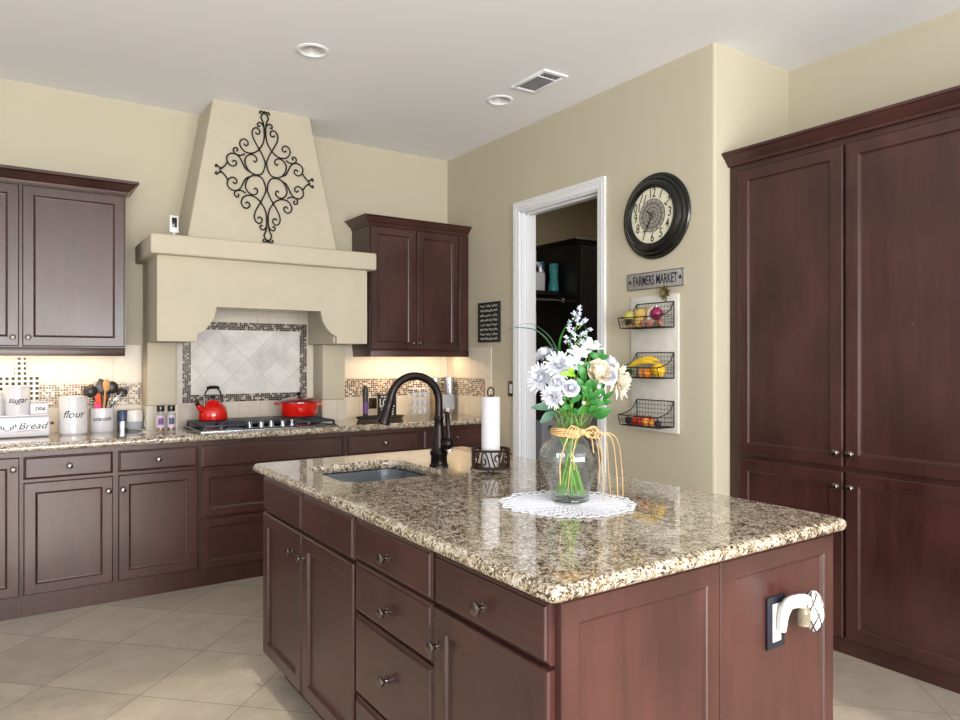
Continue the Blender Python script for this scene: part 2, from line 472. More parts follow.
        if cat: o['category'] = cat
        if group: o['group'] = group
        return o

def thing(name, loc, label, cat, group=None):
    o = bpy.data.objects.new(name, None)
    o.empty_display_size = 0.1
    COL.objects.link(o)
    o.location = loc
    ORG[o.name] = Vector(loc)
    o['label'] = label; o['category'] = cat
    if group: o['group'] = group
    return o

def dup(o, loc, rotz=None, scale=None, label=None, parent=None):
    c = o.copy(); COL.objects.link(c)
    if parent is not None: c.parent = parent
    else:
        c.location = loc
        if rotz is not None: c.rotation_euler = (0, 0, rotz)
        if scale: c.scale = (scale,) * 3
        if label: c['label'] = label
    ORG[c.name] = Vector(loc) if loc is not None else ORG[parent.name]
    for ch in list(o.children): dup(ch, None, parent=c)
    return c

def struct(name, mb, m=None): return mb.build(name, m, kind='structure')
def xf(loc=(0, 0, 0), rx=0, ry=0, rz=0, s=1.0):
    return Matrix.Translation(loc) @ Matrix.Rotation(rz, 4, 'Z') @ Matrix.Rotation(ry, 4, 'Y') @ Matrix.Rotation(rx, 4, 'X') @ Matrix.Scale(s, 4)
def arc(cx, cy, r, a0, a1, n): return [(cx + r * math.cos(a0 + (a1 - a0) * i / n), cy + r * math.sin(a0 + (a1 - a0) * i / n)) for i in range(n + 1)]
def catmull(P, n=6):
    P = [Vector(p) for p in P]; out = []
    for i in range(len(P) - 1):
        a = P[i - 1] if i else P[0] * 2 - P[1]
        b, c = P[i], P[i + 1]
        d = P[i + 2] if i + 2 < len(P) else P[-1] * 2 - P[-2]
        for k in range(n):
            t = k / n
            out.append(0.5 * ((2 * b) + (c - a) * t + (2 * a - 5 * b + 4 * c - d) * t * t + (3 * b - a - 3 * c + d) * t ** 3))
    out.append(P[-1]); return out

# facing maps: (u, w, d) -> world, d = outwards
def south(Y): return lambda u, w, d: (u, Y - d, w)        # faces -Y
def west(X): return lambda u, w, d: (X - d, u, w)         # faces -X
def rings(mb, fn, u0, u1, w0, w1, prof, m=None):
    V = []; F = []
    for ins, d in prof:
        V += [fn(u0 + ins, w0 + ins, d), fn(u1 - ins, w0 + ins, d), fn(u1 - ins, w1 - ins, d), fn(u0 + ins, w1 - ins, d)]
    n = len(prof)
    F.append((0, 3, 2, 1))
    for k in range(n - 1):
        for i in range(4):
            j = (i + 1) % 4
            F.append((4 * k + i, 4 * k + j, 4 * k + 4 + j, 4 * k + 4 + i))
    b = 4 * (n - 1)
    F.append((b, b + 1, b + 2, b + 3))
    mb.raw(V, F, None, m)
T_ = 0.020
def door_prof(fw=0.052): return [(0, 0), (0, T_ - 0.006), (0.002, T_ - 0.002), (0.005, T_), (fw, T_), (fw + 0.003, T_ - 0.002), (fw + 0.006, T_ - 0.009), (fw + 0.012, T_ - 0.011), (fw + 0.014, T_ - 0.011)]
def slab_prof(): return [(0, 0), (0, T_ - 0.010), (0.003, T_ - 0.007), (0.008, T_ - 0.005), (0.010, T_ - 0.001), (0.013, T_)]
def axis_T(fn, u, w, d):
    o = Vector(fn(u, w, d)); z = (Vector(fn(u, w, d + 1)) - o).normalized()
    return Matrix.Translation(o) @ z.to_track_quat('Z', 'Y').to_matrix().to_4x4()
KNOBP = [(0.0105, 0), (0.0105, 0.002), (0.006, 0.005), (0.005, 0.010), (0.006, 0.015), (0.0125, 0.018), (0.0150, 0.021), (0.0150, 0.024), (0.012, 0.0275), (0.006, 0.029), (0, 0.0295)]
def knob(fn, u, w, parent, big=1.0):
    mb = MB(); mb.lathe([(r * big, z * big) for r, z in KNOBP], axis_T(fn, u, w, T_), 20)
    return mb.build('knob', M['knob'], parent)
def door(root, fn, u0, u1, w0, w1, kn=None, fw=0.052, name='door', label=None, big=1.0):
    mb = MB(); rings(mb, fn, u0, u1, w0, w1, door_prof(fw))
    o = mb.build(name, M['wood'], root, smooth=0.25, label=label)
    if kn: knob(fn, kn[0], kn[1], o, big)
    return o
def drawer(root, fn, u0, u1, w0, w1, kn=None, panel=False, name='drawer', big=1.0):
    mb = MB(); rings(mb, fn, u0, u1, w0, w1, door_prof(0.045) if panel else slab_prof())
    o = mb.build(name, M['woodh'], root, smooth=0.25)
    if kn: knob(fn, kn[0], kn[1], o, big)
    return o

# ================================================================== the setting
ZC = 3.03; YB = 5.04; XR = 3.09; XA = 3.76; YE = 2.355
mb = MB(); mb.box(-3.6, 5.3, -3.5, 5.2, -0.1, 0); struct('floor', mb, M['floor'])
# ceiling with round openings is kept plain; the cans are shallow and sit on it
mb = MB(); mb.box(-3.6, 5.3, -3.5, 5.2, ZC, ZC + 0.1); ceil = mb.build('ceiling', M['ceil'], kind='structure')
c = MB()
for x, y in ((1.380, 3.640), (2.640, 3.660)): c.lathe([(.068, -.05), (.068, .07)], xf((x, y, ZC)), 40)
co = c.build('cutter', M['ceil'])
md = ceil.modifiers.new('cut', 'BOOLEAN'); md.object = co; md.operation = 'DIFFERENCE'; md.solver = 'EXACT'
bpy.context.view_layer.update()
me = bpy.data.meshes.new_from_object(ceil.evaluated_get(bpy.context.evaluated_depsgraph_get()))
ceil.modifiers.clear(); ceil.data = me
bpy.data.objects.remove(co)
for p in me.polygons: p.use_smooth = False
mb = MB(); mb.box(-3.6, XR + 0.13, YB, YB + 0.12, 0, ZC); struct('wall_back', mb, M['wall'])
# right wall with doorway, bullnose end
mb = MB()
mb.box(XR, XR + 0.13, 4.03, YB, 0, ZC)
mb.box(XR, XR + 0.13, 3.225, 4.03, 2.43, ZC)
mb.box(XR, XR + 0.13, YE + 0.13, 3.225, 0, ZC)
pts = [(XR + 0.13, YE + 0.13), (XR, YE + 0.13)] + arc(XR + 0.018, YE + 0.018, 0.018, PI, 1.5 * PI, 6) + [(XA, YE), (XA, YE + 0.13)]
mb.prism(pts, lambda u, v, a: (u, v, a), 0, ZC)
struct('wall_right', mb, M['wall'])
mb = MB(); mb.box(XA, XA + 0.12, -3.5, YE + 0.13, 0, ZC); struct('wall_alcove', mb, M['wall'])
# laundry room
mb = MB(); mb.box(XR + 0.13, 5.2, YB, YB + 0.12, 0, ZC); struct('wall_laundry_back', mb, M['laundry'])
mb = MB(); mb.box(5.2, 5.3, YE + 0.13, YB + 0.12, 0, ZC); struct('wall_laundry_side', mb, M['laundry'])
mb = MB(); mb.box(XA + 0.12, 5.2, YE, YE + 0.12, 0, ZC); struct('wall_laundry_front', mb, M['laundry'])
# far walls behind the camera, with windows
mb = MB()
for a, b, c, d in ((-3.6, -2.4, 0, ZC), (2.8, XA + 0.12, 0, ZC), (-2.4, 2.8, 2.7, ZC), (-2.4, 2.8, 0, 0.1)):
    mb.box(a, b, -3.6, -3.5, c, d)
struct('wall_rear', mb, M['wall'])
mb = MB()
mb.box(-3.7, -3.6, -3.6, -0.6, 0, ZC); mb.box(-3.7, -3.6, 3.0, YB + 0.12, 0, ZC)
mb.box(-3.7, -3.6, -0.6, 3.0, 2.6, ZC); mb.box(-3.7, -3.6, -0.6, 3.0, 0, 0.3)
struct('wall_left', mb, M['wall'])
for i, (a, b) in enumerate(((-2.4, 2.8),)):
    mb = MB(); c = (a + b) / 2
    for u0, u1, w0, w1 in ((a, a + .05, .1, 2.7), (b - .05, b, .1, 2.7), (a, b, .1, .15), (a, b, 2.65, 2.7)):
        mb.box(u0, u1, -3.58, -3.52, w0, w1)
    struct('window_%d' % (i + 1), mb, M['window'])
mb = MB()
for u0, u1, w0, w1 in ((-.6, -.55, .3, 2.6), (2.95, 3.0, .3, 2.6), (-.6, 3, .3, .35), (-.6, 3, 2.55, 2.6), (.58, .62, .3, 2.6), (1.78, 1.82, .3, 2.6)):
    mb.box(-3.68, -3.62, u0, u1, w0, w1)
struct('window_2', mb, M['window'])

# door casing
mb = MB()
def casing_leg(y0, y1, out):
    # profile across y: stepped; out=+1 outer edge at y1
    prof = [(0, 0), (0, 0.012), (0.010, 0.016), (0.026, 0.015), (0.032, 0.018), (0.045, 0.020), (0.052, 0.017), (0.058, 0.019), (0.067, 0.019), (0.067, 0)]
    return prof
prof = casing_leg(0, 0, 1)
def casing():
    V = []; F = []
    path = [(4.03, 0.0, 1, 0), (4.03, 2.43, 1, 1), (3.225, 2.43, -1, 1), (3.225, 0.0, -1, 0)]
    n = len(prof)
    for y, z, sy, sz in path:
        for p, d in prof: V.append((XR - d, y + sy * p, z + sz * p))
    for k in range(3):
        for i in range(n - 1):
            F.append((k * n + i, k * n + i + 1, (k + 1) * n + i + 1, (k + 1) * n + i))
        F.append((k * n + n - 1, k * n, (k + 1) * n, (k + 1) * n + n - 1))
    return V, F
V, F = casing()
mb.raw(V, F)
# jambs with stop
mb.box(XR - 0.001, XR + 0.131, 4.018, 4.032, 0, 2.43); mb.box(XR + 0.04, XR + 0.075, 4.006, 4.02, 0, 2.42)
mb.box(XR - 0.001, XR + 0.131, 3.223, 3.237, 0, 2.43); mb.box(XR + 0.04, XR + 0.075, 3.235, 3.249, 0, 2.42)
mb.box(XR - 0.001, XR + 0.131, 3.225, 4.03, 2.418, 2.432); mb.box(XR + 0.04, XR + 0.075, 3.235, 4.02, 2.406, 2.42)
o = mb.build('door_1', M['white_trim'], kind='structure', smooth=0.25)
for nm, (x0, x1, y0, y1) in {'baseboard_right': (XR - 0.014, XR, 2.37, 3.15), 'baseboard_corner': (XR - 0.014, XR, 4.105, 4.37)}.items():
    mb = MB(); mb.box(x0, x1, y0, y1, 0, 0.11, 0.003); struct(nm, mb, M['white_trim'])

# ================================================================== backsplash
mb = MB()
t = 0.008
def slab(mb, x0, x1, z0, z1, m, y=YB - 0.0008, th=t): mb.box(x0, x1, y - th, y, z0, z1, m=m)
# left run (counter to under the upper cabinet), three courses
slab(mb, -1.6, 0.743, 0.915, 1.066, M['splash_low']); slab(mb, -1.6, 0.743, 1.066, 1.206, M['mosaic'], th=t + 0.001)
slab(mb, -1.6, 0.612, 1.206, 1.424, M['splash']); slab(mb, 0.612, 0.743, 1.206, 1.455, M['splash'])
mb.build('backsplash', None, label='cream tiled backsplash with mosaic band behind the white canisters', cat='backsplash')
mb = MB()
slab(mb, 2.0925, XR - 0.009, 0.915, 1.070, M['splash_low']); slab(mb, 2.0925, XR - 0.009, 1.070, 1.212, M['mosaic'], th=t + 0.001)
slab(mb, 2.0925, 2.224, 1.212, 1.455, M['splash']); slab(mb, 2.224, XR - 0.009, 1.212, 1.424, M['splash'])
mb.build('backsplash', None, label='cream tiled backsplash with mosaic band between the hood pillar and the corner', cat='backsplash')
mb = MB()
mb.box(XR - t, XR - .0006, 4.388, YB - .001, 0.915, 1.070, m=M['splash_low']); mb.box(XR - t, XR - .0006, 4.388, 4.47, 1.070, 1.212, m=M['splash'])
mb.box(XR - t - .001, XR - .0006, 4.47, YB - .001, 1.070, 1.212, m=M['mosaic']); mb.box(XR - t, XR - .0006, 4.388, 4.70, 1.212, 1.455, m=M['splash']); mb.box(XR - t, XR - .0006, 4.70, YB - .001, 1.212, 1.380, m=M['splash'])
mb.build('backsplash', None, label='short tiled backsplash return on the side wall under the corner cabinet', cat='backsplash')
mb = MB()
xo0, xo1, zo0, zo1, bw = 0.993, 1.860, 1.066, 1.620, 0.054
slab(mb, 0.930, 1.905, 0.915, zo0, M['splash_low']); slab(mb, 0.986, 1.870, zo1, 1.735, M['splash'])
slab(mb, 0.924, xo0, zo0, 1.469, M['splash']); slab(mb, xo1, 1.911, zo0, 1.469, M['splash']); slab(mb, 0.986, xo0, 1.469, zo1, M['splash']); slab(mb, xo1, 1.870, 1.469, zo1, M['splash'])
slab(mb, xo0 + bw, xo1 - bw, zo0 + bw, zo1 - bw, M['diag'])
for a in ((xo0, xo1, zo1 - bw, zo1), (xo0, xo1, zo0, zo0 + bw), (xo0, xo0 + bw, zo0 + bw, zo1 - bw), (xo1 - bw, xo1, zo0 + bw, zo1 - bw)):
    slab(mb, *a, M['mosaic_dark'], th=t + 0.003)
mb.build('backsplash', None, label='grey diagonal tile panel framed by dark mosaic behind the cooktop', cat='backsplash')

# ================================================================== hood
hood = thing('range_hood', (1.425, 4.77, 0.915), 'cream stucco range hood with tapering chimney, mantel and side pillars', 'range hood')
# chimney (tapered)
mb = MB()
V = [(0.935, 4.60, 2.10), (1.925, 4.60, 2.10), (1.925, YB, 2.10), (0.935, YB, 2.10), (1.108, 4.68, ZC), (1.756, 4.68, ZC), (1.756, YB, ZC), (1.108, YB, ZC)]
F = [(0, 1, 5, 4), (1, 2, 6, 5), (2, 3, 7, 6), (3, 0, 4, 7), (4, 5, 6, 7), (0, 3, 2, 1)]
vs = mb.raw(V, F)
es = [e for e in mb.bm.edges if {v for v in e.verts} in ({vs[0], vs[4]}, {vs[1], vs[5]})]
bmesh.ops.bevel(mb.bm, geom=es, offset=0.012, segments=4, profile=0.5, affect='EDGES')
mb.build('chimney', M['stucco'], hood)
mb = MB(); mb.box(0.706, 2.150, 4.445, YB, 1.982, 2.100, 0.012, 3); mb.build('mantel', M['stucco'], hood)
# valance with arched cut-out
mb = MB()
def valance(x0, x1, cut):
    p = [(x0, 1.990), (x0, 1.470), (0.975, 1.470), (0.975, 1.515)]
    p += [(x, z) for x, z in [(1.020, 1.540), (1.050, 1.575), (1.074, 1.620), (1.086, 1.660), (1.090, 1.686)]]
    q = [(2.856 - a, b) for a, b in p][::-1]
    return p + q
pp = valance(0.751, 2.105, True)
mb.prism(pp, lambda u, v, a: (u, a, v), 4.51, 4.545)
mb.build('valance', M['stucco'], hood)
for x0, x1 in ((0.751, 0.985), (1.871, 2.105)):
    mb = MB(); mb.box(x0, x1, 4.545, YB, 1.471, 1.990); mb.build('side_cheek', M['stucco'], hood)
mb = MB(); mb.box(0.985, 1.871, 4.545, YB, 1.74, 1.78); mb.build('hood_liner', M['grey_plastic'], hood)
for x0 in (0.750, 1.912):
    mb = MB(); mb.box(x0, x0 + 0.173, 4.845, YB, 1.066, 1.472, 0.010, 3); o = mb.build('pillar', M['stucco'], hood)
    mb = MB(); mb.box(x0 - 0.006, x0 + 0.179, 4.838, YB, 0.915, 1.066); mb.build('pillar_tile', M['splash_low'], o)

# scrollwork
mb = MB()
HC = Vector((1.435, 0, 2.570))
def hpt(u, v):
    z = HC.z + v * 0.453
    y = 4.60 + (z - 2.10) / 0.93 * 0.08 - 0.012
    return Vector((HC.x + u * 0.325, y, z))
def sp(cx, cy, r0, r1, a0, a1, n=22):
    return [(cx + (r0 + (r1 - r0) * i / n) * math.cos(R(a0 + (a1 - a0) * i / n)), cy + (r0 + (r1 - r0) * i / n) * math.sin(R(a0 + (a1 - a0) * i / n))) for i in range(n + 1)]
# digitised in an upper-left quadrant grid of 237 x 320 units, y up from the centre
Qs = []
# big inner scroll -> S -> upper loop
Qs.append(sp(56, 62, 12, 50, 60, -330 + 60, 26)[::-1][::-1] + [])
def P(*a): return list(a)
inner = sp(60, 52, 10, 48, 200, 200 - 440, 28)           # ends at angle -240 -> 120deg
paths = []
# large central volute: ends near the centre line and runs up-left to the upper volute
v1 = sp(60, 50, 14, 52, 30, 30 + 330, 28)                # ends at 0deg (toward centre line is -u)
paths.append([(x, y) for x, y in sp(58, 55, 13, 56, -20, 180 + 0, 0 or 12)][:0])
paths = []
# coordinates measured as (distance left of centre, height above centre)
def pr(l): paths.append(l)
pr([(57, 70), (50, 82), (38, 78), (34, 66), (42, 55), (58, 50), (78, 58), (88, 78), (90, 100)][::-1][0:0] or [(48, 62), (56, 58), (62, 66), (58, 78), (46, 82), (36, 74), (34, 60), (44, 46), (60, 40), (80, 42), (97, 56), (104, 76), (98, 94), (84, 104), (68, 104)][0:0] or [(60, 68), (52, 62), (44, 70), (46, 84), (60, 94), (78, 92), (94, 78), (100, 58), (92, 30), (72, 8), (46, 2), (22, 10), (8, 36), (4, 66), (12, 90), (26, 118), (44, 148), (58, 176), (62, 200), (54, 220), (38, 226), (26, 214), (28, 200), (40, 196), (46, 204)])
pr([(4, 214), (4, 190), (10, 160), (24, 134), (44, 112), (70, 100), (96, 102), (114, 116), (122, 138), (114, 156), (98, 162), (84, 152), (84, 138), (94, 132), (102, 140)])
pr([(4, 214), (5, 234), (14, 250), (28, 254), (36, 244), (32, 234), (24, 238)])
pr([(100, 92), (120, 82), (142, 86), (152, 98), (148, 112), (136, 114), (132, 104), (138, 100)])
pr([(60, 3), (96, 22), (112, 50), (126, 74), (148, 86), (172, 80), (184, 60), (176, 36), (158, 26), (142, 34), (140, 48), (150, 54), (158, 46)])
pr([(182, 40), (192, 24), (206, 10), (218, 2)])
pr([(4, 238), (10, 262), (18, 280), (8, 300), (0, 312)])
pr([(206, 8), (222, 14), (230, 22), (236, 16), (230, 10)])
pr([(0, 300), (10, 308), (20, 310), (24, 302), (16, 298)])
for su in (1, -1):
    for sv in (1, -1):
        for pth in paths:
            pts = [hpt(-su * x / 237, sv * y / 320) for x, y in pth]
            mb.tube(catmull(pts, 5), 0.0048, 6)
mb.build('wall_scrollwork', M['iron'], label='black wrought iron diamond scroll ornament hung on the hood chimney', cat='wall ornament')

# temperature display on the mantel
th = thing('thermometer_display', (0.842, 4.50, 2.10), 'small white digital thermometer with black screen standing on the hood mantel', 'thermometer')
mb = MB(); mb.lathe([(0.028, 0), (0.028, 0.004), (0.008, 0.010), (0.006, 0.022), (0, 0.022)], xf((0.842, 4.50, 2.10)), 20); mb.build('stand', M['white'], th)
mb = MB(); mb.box(0.816, 0.868, 4.492, 4.510, 2.119, 2.222, 0.006, 3); b = mb.build('housing', M['white'], th)
mb = MB(); mb.box(0.829, 0.857, 4.4905, 4.493, 2.150, 2.208, 0.0005); mb.build('screen', M['screen'], b)

# ================================================================== upper cabinets
def crown(root, x0, x1, yf, z0, z1, left=True, right=True, back=YB, over=0.065):
    prof = [(0, 0), (0.004, 0.0), (0.010, 0.014), (0.012, 0.020), (0.020, 0.024), (0.034, 0.038), (0.050, 0.056), (0.056, 0.060), (over, 0.064), (over, z1 - z0), (0, z1 - z0)]
    V = []; F = []; n = len(prof)
    lo = over if left else 0; 
    def ring(kind):
        for p, z in prof:
            if kind == 0: V.append((x0 - p if left else x0, back, z0 + z))
            if kind == 1: V.append((x0 - p if left else x0, yf - p, z0 + z))
            if kind == 2: V.append((x1 + p if right else x1, yf - p, z0 + z))
            if kind == 3: V.append((x1 + p if right else x1, back, z0 + z))
    for k in range(4): ring(k)
    for k in range(3):
        for i in range(n - 1): F.append((k * n + i, k * n + i + 1, (k + 1) * n + i + 1, (k + 1) * n + i))
        F.append((k * n + n - 1, k * n, (k + 1) * n, (k + 1) * n + n - 1))
    F.append(tuple(range(n))); F.append(tuple(range(4 * n - 1, 3 * n - 1, -1)))
    mb = MB(); mb.raw(V, F); mb.build('crown_moulding', M['woodh'], root, smooth=0.25)

YU = 4.73
ul = thing('wall_cabinet', (0.3, YU, 1.382), 'dark cherry wall cabinet above the white canisters, left of the hood', 'wall cabinet')
mb = MB(); mb.box(-0.46, 0.611, YU, YB - 0.001, 1.425, 2.36); mb.build('cabinet_body', M['wood'], ul)
mb = MB(); mb.box(-0.46, 0.607, YU - 0.018, YU + 0.004, 1.382, 1.430, 0.003); mb.box(0.590, 0.607, YU, YB - 0.01, 1.382, 1.430); mb.build('light_rail', M['woodh'], ul)
fU = south(YU)
door(ul, fU, -0.44, 0.070, 1.436, 2.345, (0.040, 1.487))
door(ul, fU, 0.086, 0.603, 1.436, 2.345, (0.113, 1.487))
crown(ul, -0.46, 0.611, YU - 0.005, 2.352, 2.432, left=False)
ur = thing('wall_cabinet', (2.65, YU, 1.382), 'dark cherry wall cabinet in the corner right of the hood', 'wall cabinet')
mb = MB(); mb.box(2.225, XR - 0.001, YU, YB - 0.001, 1.425, 2.36); mb.build('cabinet_body', M['wood'], ur)
mb = MB(); mb.box(2.229, XR - 0.001, YU - 0.018, YU + 0.004, 1.382, 1.430, 0.003); mb.box(2.229, 2.246, YU, YB - 0.01, 1.382, 1.430); mb.build('light_rail', M['woodh'], ur)
door(ur, fU, 2.232, 2.607, 1.436, 2.345, (2.583, 1.487))
door(ur, fU, 2.618, 2.993, 1.436, 2.345, (2.640, 1.487))
mb = MB(); mb.box(3.0, XR - 0.001, YU - 0.016, YU, 1.436, 2.345, 0.002); mb.build('filler_strip', M['wood'], ur)
crown(ur, 2.225, XR - 0.001, YU - 0.005, 2.352, 2.418, right=False)
for (x0, x1, nm) in ((-0.44, 0.58, 'a'), (2.26, 3.05, 'b')):
    area('under_cabinet_glow_' + nm, ((x0 + x1) / 2, 4.86, 1.418), (0, 0, 0), x1 - x0 - 0.08, 0.05, 3.6, (1.0, 0.74, 0.45))
for nm, x0, x1, ps in (('a', -0.42, 0.56, 'left'), ('b', 2.27, 3.04, 'right')):
    mb = MB(); mb.box(x0, x1, 4.83, 4.89, 1.4205, 1.4245)
    mb.build('light_strip', M['white'], ul if nm == 'a' else ur)

# ================================================================== base cabinets along the back wall
YF = 4.416
fB = south(YF)
def base_unit(x0, x1, label):
    root = thing('base_cabinet', ((x0 + x1) / 2, YF, 0), label, 'base cabinet')
    mb = MB(); mb.box(x0, x1, YF, YB - 0.001, 0.0, 0.874); mb.build('cabinet_body', M['wood'], root)
    return root
b1 = base_unit(-1.2, 0.0775, 'dark cherry base cabinet at the left edge with one tall door')
door(b1, fB, -0.45, 0.067, 0.115, 0.845, (0.040, 0.785))
door(b1, fB, -1.0, -0.47, 0.115, 0.845, (-0.50, 0.785))
b2 = base_unit(0.0785, 0.963, 'dark cherry base cabinet with two doors and two drawers under the canisters')
drawer(b2, fB, 0.085, 0.505, 0.725, 0.845, (0.295, 0.785)); drawer(b2, fB, 0.532, 0.955, 0.725, 0.845, (0.740, 0.785))
door(b2, fB, 0.085, 0.505, 0.115, 0.708, (0.483, 0.628)); door(b2, fB, 0.532, 0.955, 0.115, 0.708, (0.555, 0.628))
b3 = base_unit(0.964, 1.893, 'dark cherry base cabinet with wide plain drawers under the cooktop')
drawer(b3, fB, 0.974, 1.882, 0.712, 0.845, name='false_front')
drawer(b3, fB, 0.974, 1.882, 0.414, 0.697, panel=True); drawer(b3, fB, 0.974, 1.882, 0.105, 0.400, panel=True)
b4 = base_unit(1.894, 2.479, 'dark cherry base cabinet seen behind the island tap, right of the cooktop cabinet')
drawer(b4, fB, 1.918, 2.462, 0.715, 0.848, (2.19, 0.785))
door(b4, fB, 1.918, 2.185, 0.115, 0.70, (2.16, 0.62)); door(b4, fB, 2.195, 2.462, 0.115, 0.70, (2.22, 0.62))
b5 = base_unit(2.480, XR - 0.001, 'dark cherry base cabinet in the far corner behind the paper towel')
drawer(b5, fB, 2.500, 3.060, 0.715, 0.848, (2.78, 0.785))
door(b5, fB, 2.500, 2.775, 0.115, 0.70, (2.75, 0.62)); door(b5, fB, 2.785, 3.060, 0.115, 0.70, (2.81, 0.62))

def slab_top(name, x0, x1, y0, y1, z0, z1, rnd, label, cut=None, corner=0.0):
    # plan outline with rounded corners and a half-round edge, optional cut-out
    cr = max(corner, 0.001)
    def outline(ins):
        r = max(cr - ins, 0.0008); X0, X1, Y0, Y1 = x0 + ins, x1 - ins, y0 + ins, y1 - ins
        return arc(X1 - r, Y1 - r, r, 0, PI / 2, 5) + arc(X0 + r, Y1 - r, r, PI / 2, PI, 5) + arc(X0 + r, Y0 + r, r, PI, 1.5 * PI, 5) + arc(X1 - r, Y0 + r, r, 1.5 * PI, 2 * PI, 5)
    mb = MB(); V = []; F = []
    h = (z1 - z0) / 2
    prof = [(rnd - rnd * math.sin(PI * i / 8), z0 + h - h * math.cos(PI * i / 8)) for i in range(9)]
    n = None
    for ins, z in prof:
        o = outline(ins); n = len(o)
        V += [(a, b, z) for a, b in o]
    for k in range(len(prof) - 1):
        for i in range(n):
            j = (i + 1) % n
            F.append((k * n + i, k * n + j, (k + 1) * n + j, (k + 1) * n + i))
    F.append(tuple(range(n - 1, -1, -1))); F.append(tuple((len(prof) - 1) * n + i for i in range(n)))
    mb.raw(V, F)
    ob = mb.build(name, M['granite'], label=label, cat='countertop')
    if cut:
        c = MB(); c.prism(cut, lambda u, v, a: (u, v, a), z0 - 0.05, z1 + 0.05)
        co = c.build('cutter', M['granite'])
        md = ob.modifiers.new('cut', 'BOOLEAN'); md.object = co; md.operation = 'DIFFERENCE'; md.solver = 'EXACT'
        bpy.context.view_layer.update()
        dg = bpy.context.evaluated_depsgraph_get()
        me = bpy.data.meshes.new_from_object(ob.evaluated_get(dg))
        ob.modifiers.clear(); ob.data = me
        bpy.data.objects.remove(co)
        for p in me.polygons: p.use_smooth = abs(p.normal.z) < 0.98
    return ob
slab_top('countertop', -1.2, XR - 0.009, 4.370, YB - 0.009, 0.875, 0.915, 0.016, 'speckled granite countertop running along the back wall')

# ================================================================== island
isl = thing('kitchen_island', (1.42, 2.04, 0), 'dark cherry kitchen island cabinet under the large granite top', 'kitchen island')
IX0, IX1, IY0, IY1 = 0.925, 1.925, 1.085, 2.985
mb = MB()
for a in ((IX0, IX0 + .02, IY0, IY1, .105, .872), (IX1 - .02, IX1, IY0, IY1, .105, .872), (IX0 + .02, IX1 - .02, IY0, IY0 + .02, .105, .872), (IX0 + .02, IX1 - .02, IY1 - .02, IY1, .105, .872), (IX0 + .02, IX1 - .02, IY0 + .02, IY1 - .02, .105, .125)): mb.box(*a)
mb.build('cabinet_body', M['wood'], isl)
mb = MB(); mb.box(IX0 + 0.07, IX1 - 0.03, IY0 + 0.02, IY1 - 0.03, 0, 0.105); mb.build('toe_kick', M['wood_gap'], isl)
fI = west(IX0)
B = 0.98
drawer(isl, fI, 2.515, 2.968, 0.727, 0.868, name='false_front')
door(isl, fI, 2.515, 2.968, 0.125, 0.718, (2.590, 0.637), big=B)
drawer(isl, fI, 2.046, 2.500, 0.727, 0.868, name='false_front')
door(isl, fI, 2.046, 2.500, 0.125, 0.718, (2.478, 0.637), big=B)
for w0, w1, kz in ((0.740, 0.868, 0.796), (0.578, 0.730, 0.642), (0.322, 0.568, 0.447), (0.125, 0.312, 0.22)):
    drawer(isl, fI, 1.560, 2.032, w0, w1, (1.800, kz), big=1.1)
drawer(isl, fI, 1.092, 1.546, 0.740, 0.868, (1.318, 0.796), big=1.1)
door(isl, fI, 1.092, 1.546, 0.125, 0.730, (1.520, 0.640), big=1.1)
# end panel facing the camera
fE = south(IY0)
for u0, u1 in ((0.925, 1.4235), (1.4265, 1.925)):
    mb = MB(); rings(mb, fE, u0, u1, 0.0, 0.872, [(0, 0), (0, 0.012), (0.003, 0.015), (0.046, 0.015), (0.050, 0.013), (0.056, 0.006), (0.060, 0.005)])
    mb.build('end_panel', M['wood'], isl, smooth=0.25)
mb = MB()
for y0, y1 in ((1.09, 1.72), (1.725, 2.35), (2.355, 2.98)):
    rings(mb, lambda u, w, d: (IX1 + d, u, w), y0, y1, 0.0, 0.872, [(0, 0), (0, 0.012), (0.003, 0.015), (0.046, 0.015), (0.056, 0.006)])
mb.build('side_panelling', M['wood'], isl, smooth=0.25)
def rrect(x0, x1, y0, y1, r, n=6):
    return arc(x1 - r, y1 - r, r, 0, PI / 2, n) + arc(x0 + r, y1 - r, r, PI / 2, PI, n) + arc(x0 + r, y0 + r, r, PI, 1.5 * PI, n) + arc(x1 - r, y0 + r, r, 1.5 * PI, 2 * PI, n)
SX0, SX1, SY0, SY1 = 1.02, 1.455, 2.34, 2.815
slab_top('countertop', 0.878, 1.972, 1.046, 3.045, 0.878, 0.915, 0.019, 'large speckled granite countertop on the kitchen island', cut=rrect(SX0, SX1, SY0, SY1, 0.09), corner=0.03)
# sink
sink = thing('sink', (1.24, 2.58, 0.70), 'stainless steel undermount sink set in the island countertop', 'sink')
mb = MB()
V = []; F = []; lv = [(0.012, 0.874), (-0.004, 0.874), (-0.004, 0.78), (-0.006, 0.73), (-0.03, 0.705), (-0.10, 0.700)]
n = None
for ins, z in lv:
    o = rrect(SX0 - ins, SX1 + ins, SY0 - ins, SY1 + ins, max(0.09 + ins, 0.03)); n = len(o)
    V += [(a, b, z) for a, b in o]
for k in range(len(lv) - 1):
    for i in range(n):
        j = (i + 1) % n
        F.append((k * n + i, k * n + j, (k + 1) * n + j, (k + 1) * n + i))
F.append(tuple((len(lv) - 1) * n + i for i in range(n)))
mb.raw(V, F); mb.build('basin', M['steel'], sink)
mb = MB(); mb.lathe([(0.045, 0), (0.045, 0.003), (0.036, 0.004), (0.03, 0.001), (0, 0.001)], xf((1.24, 2.58, 0.7005)), 24); mb.build('drain', M['steel'], sink)

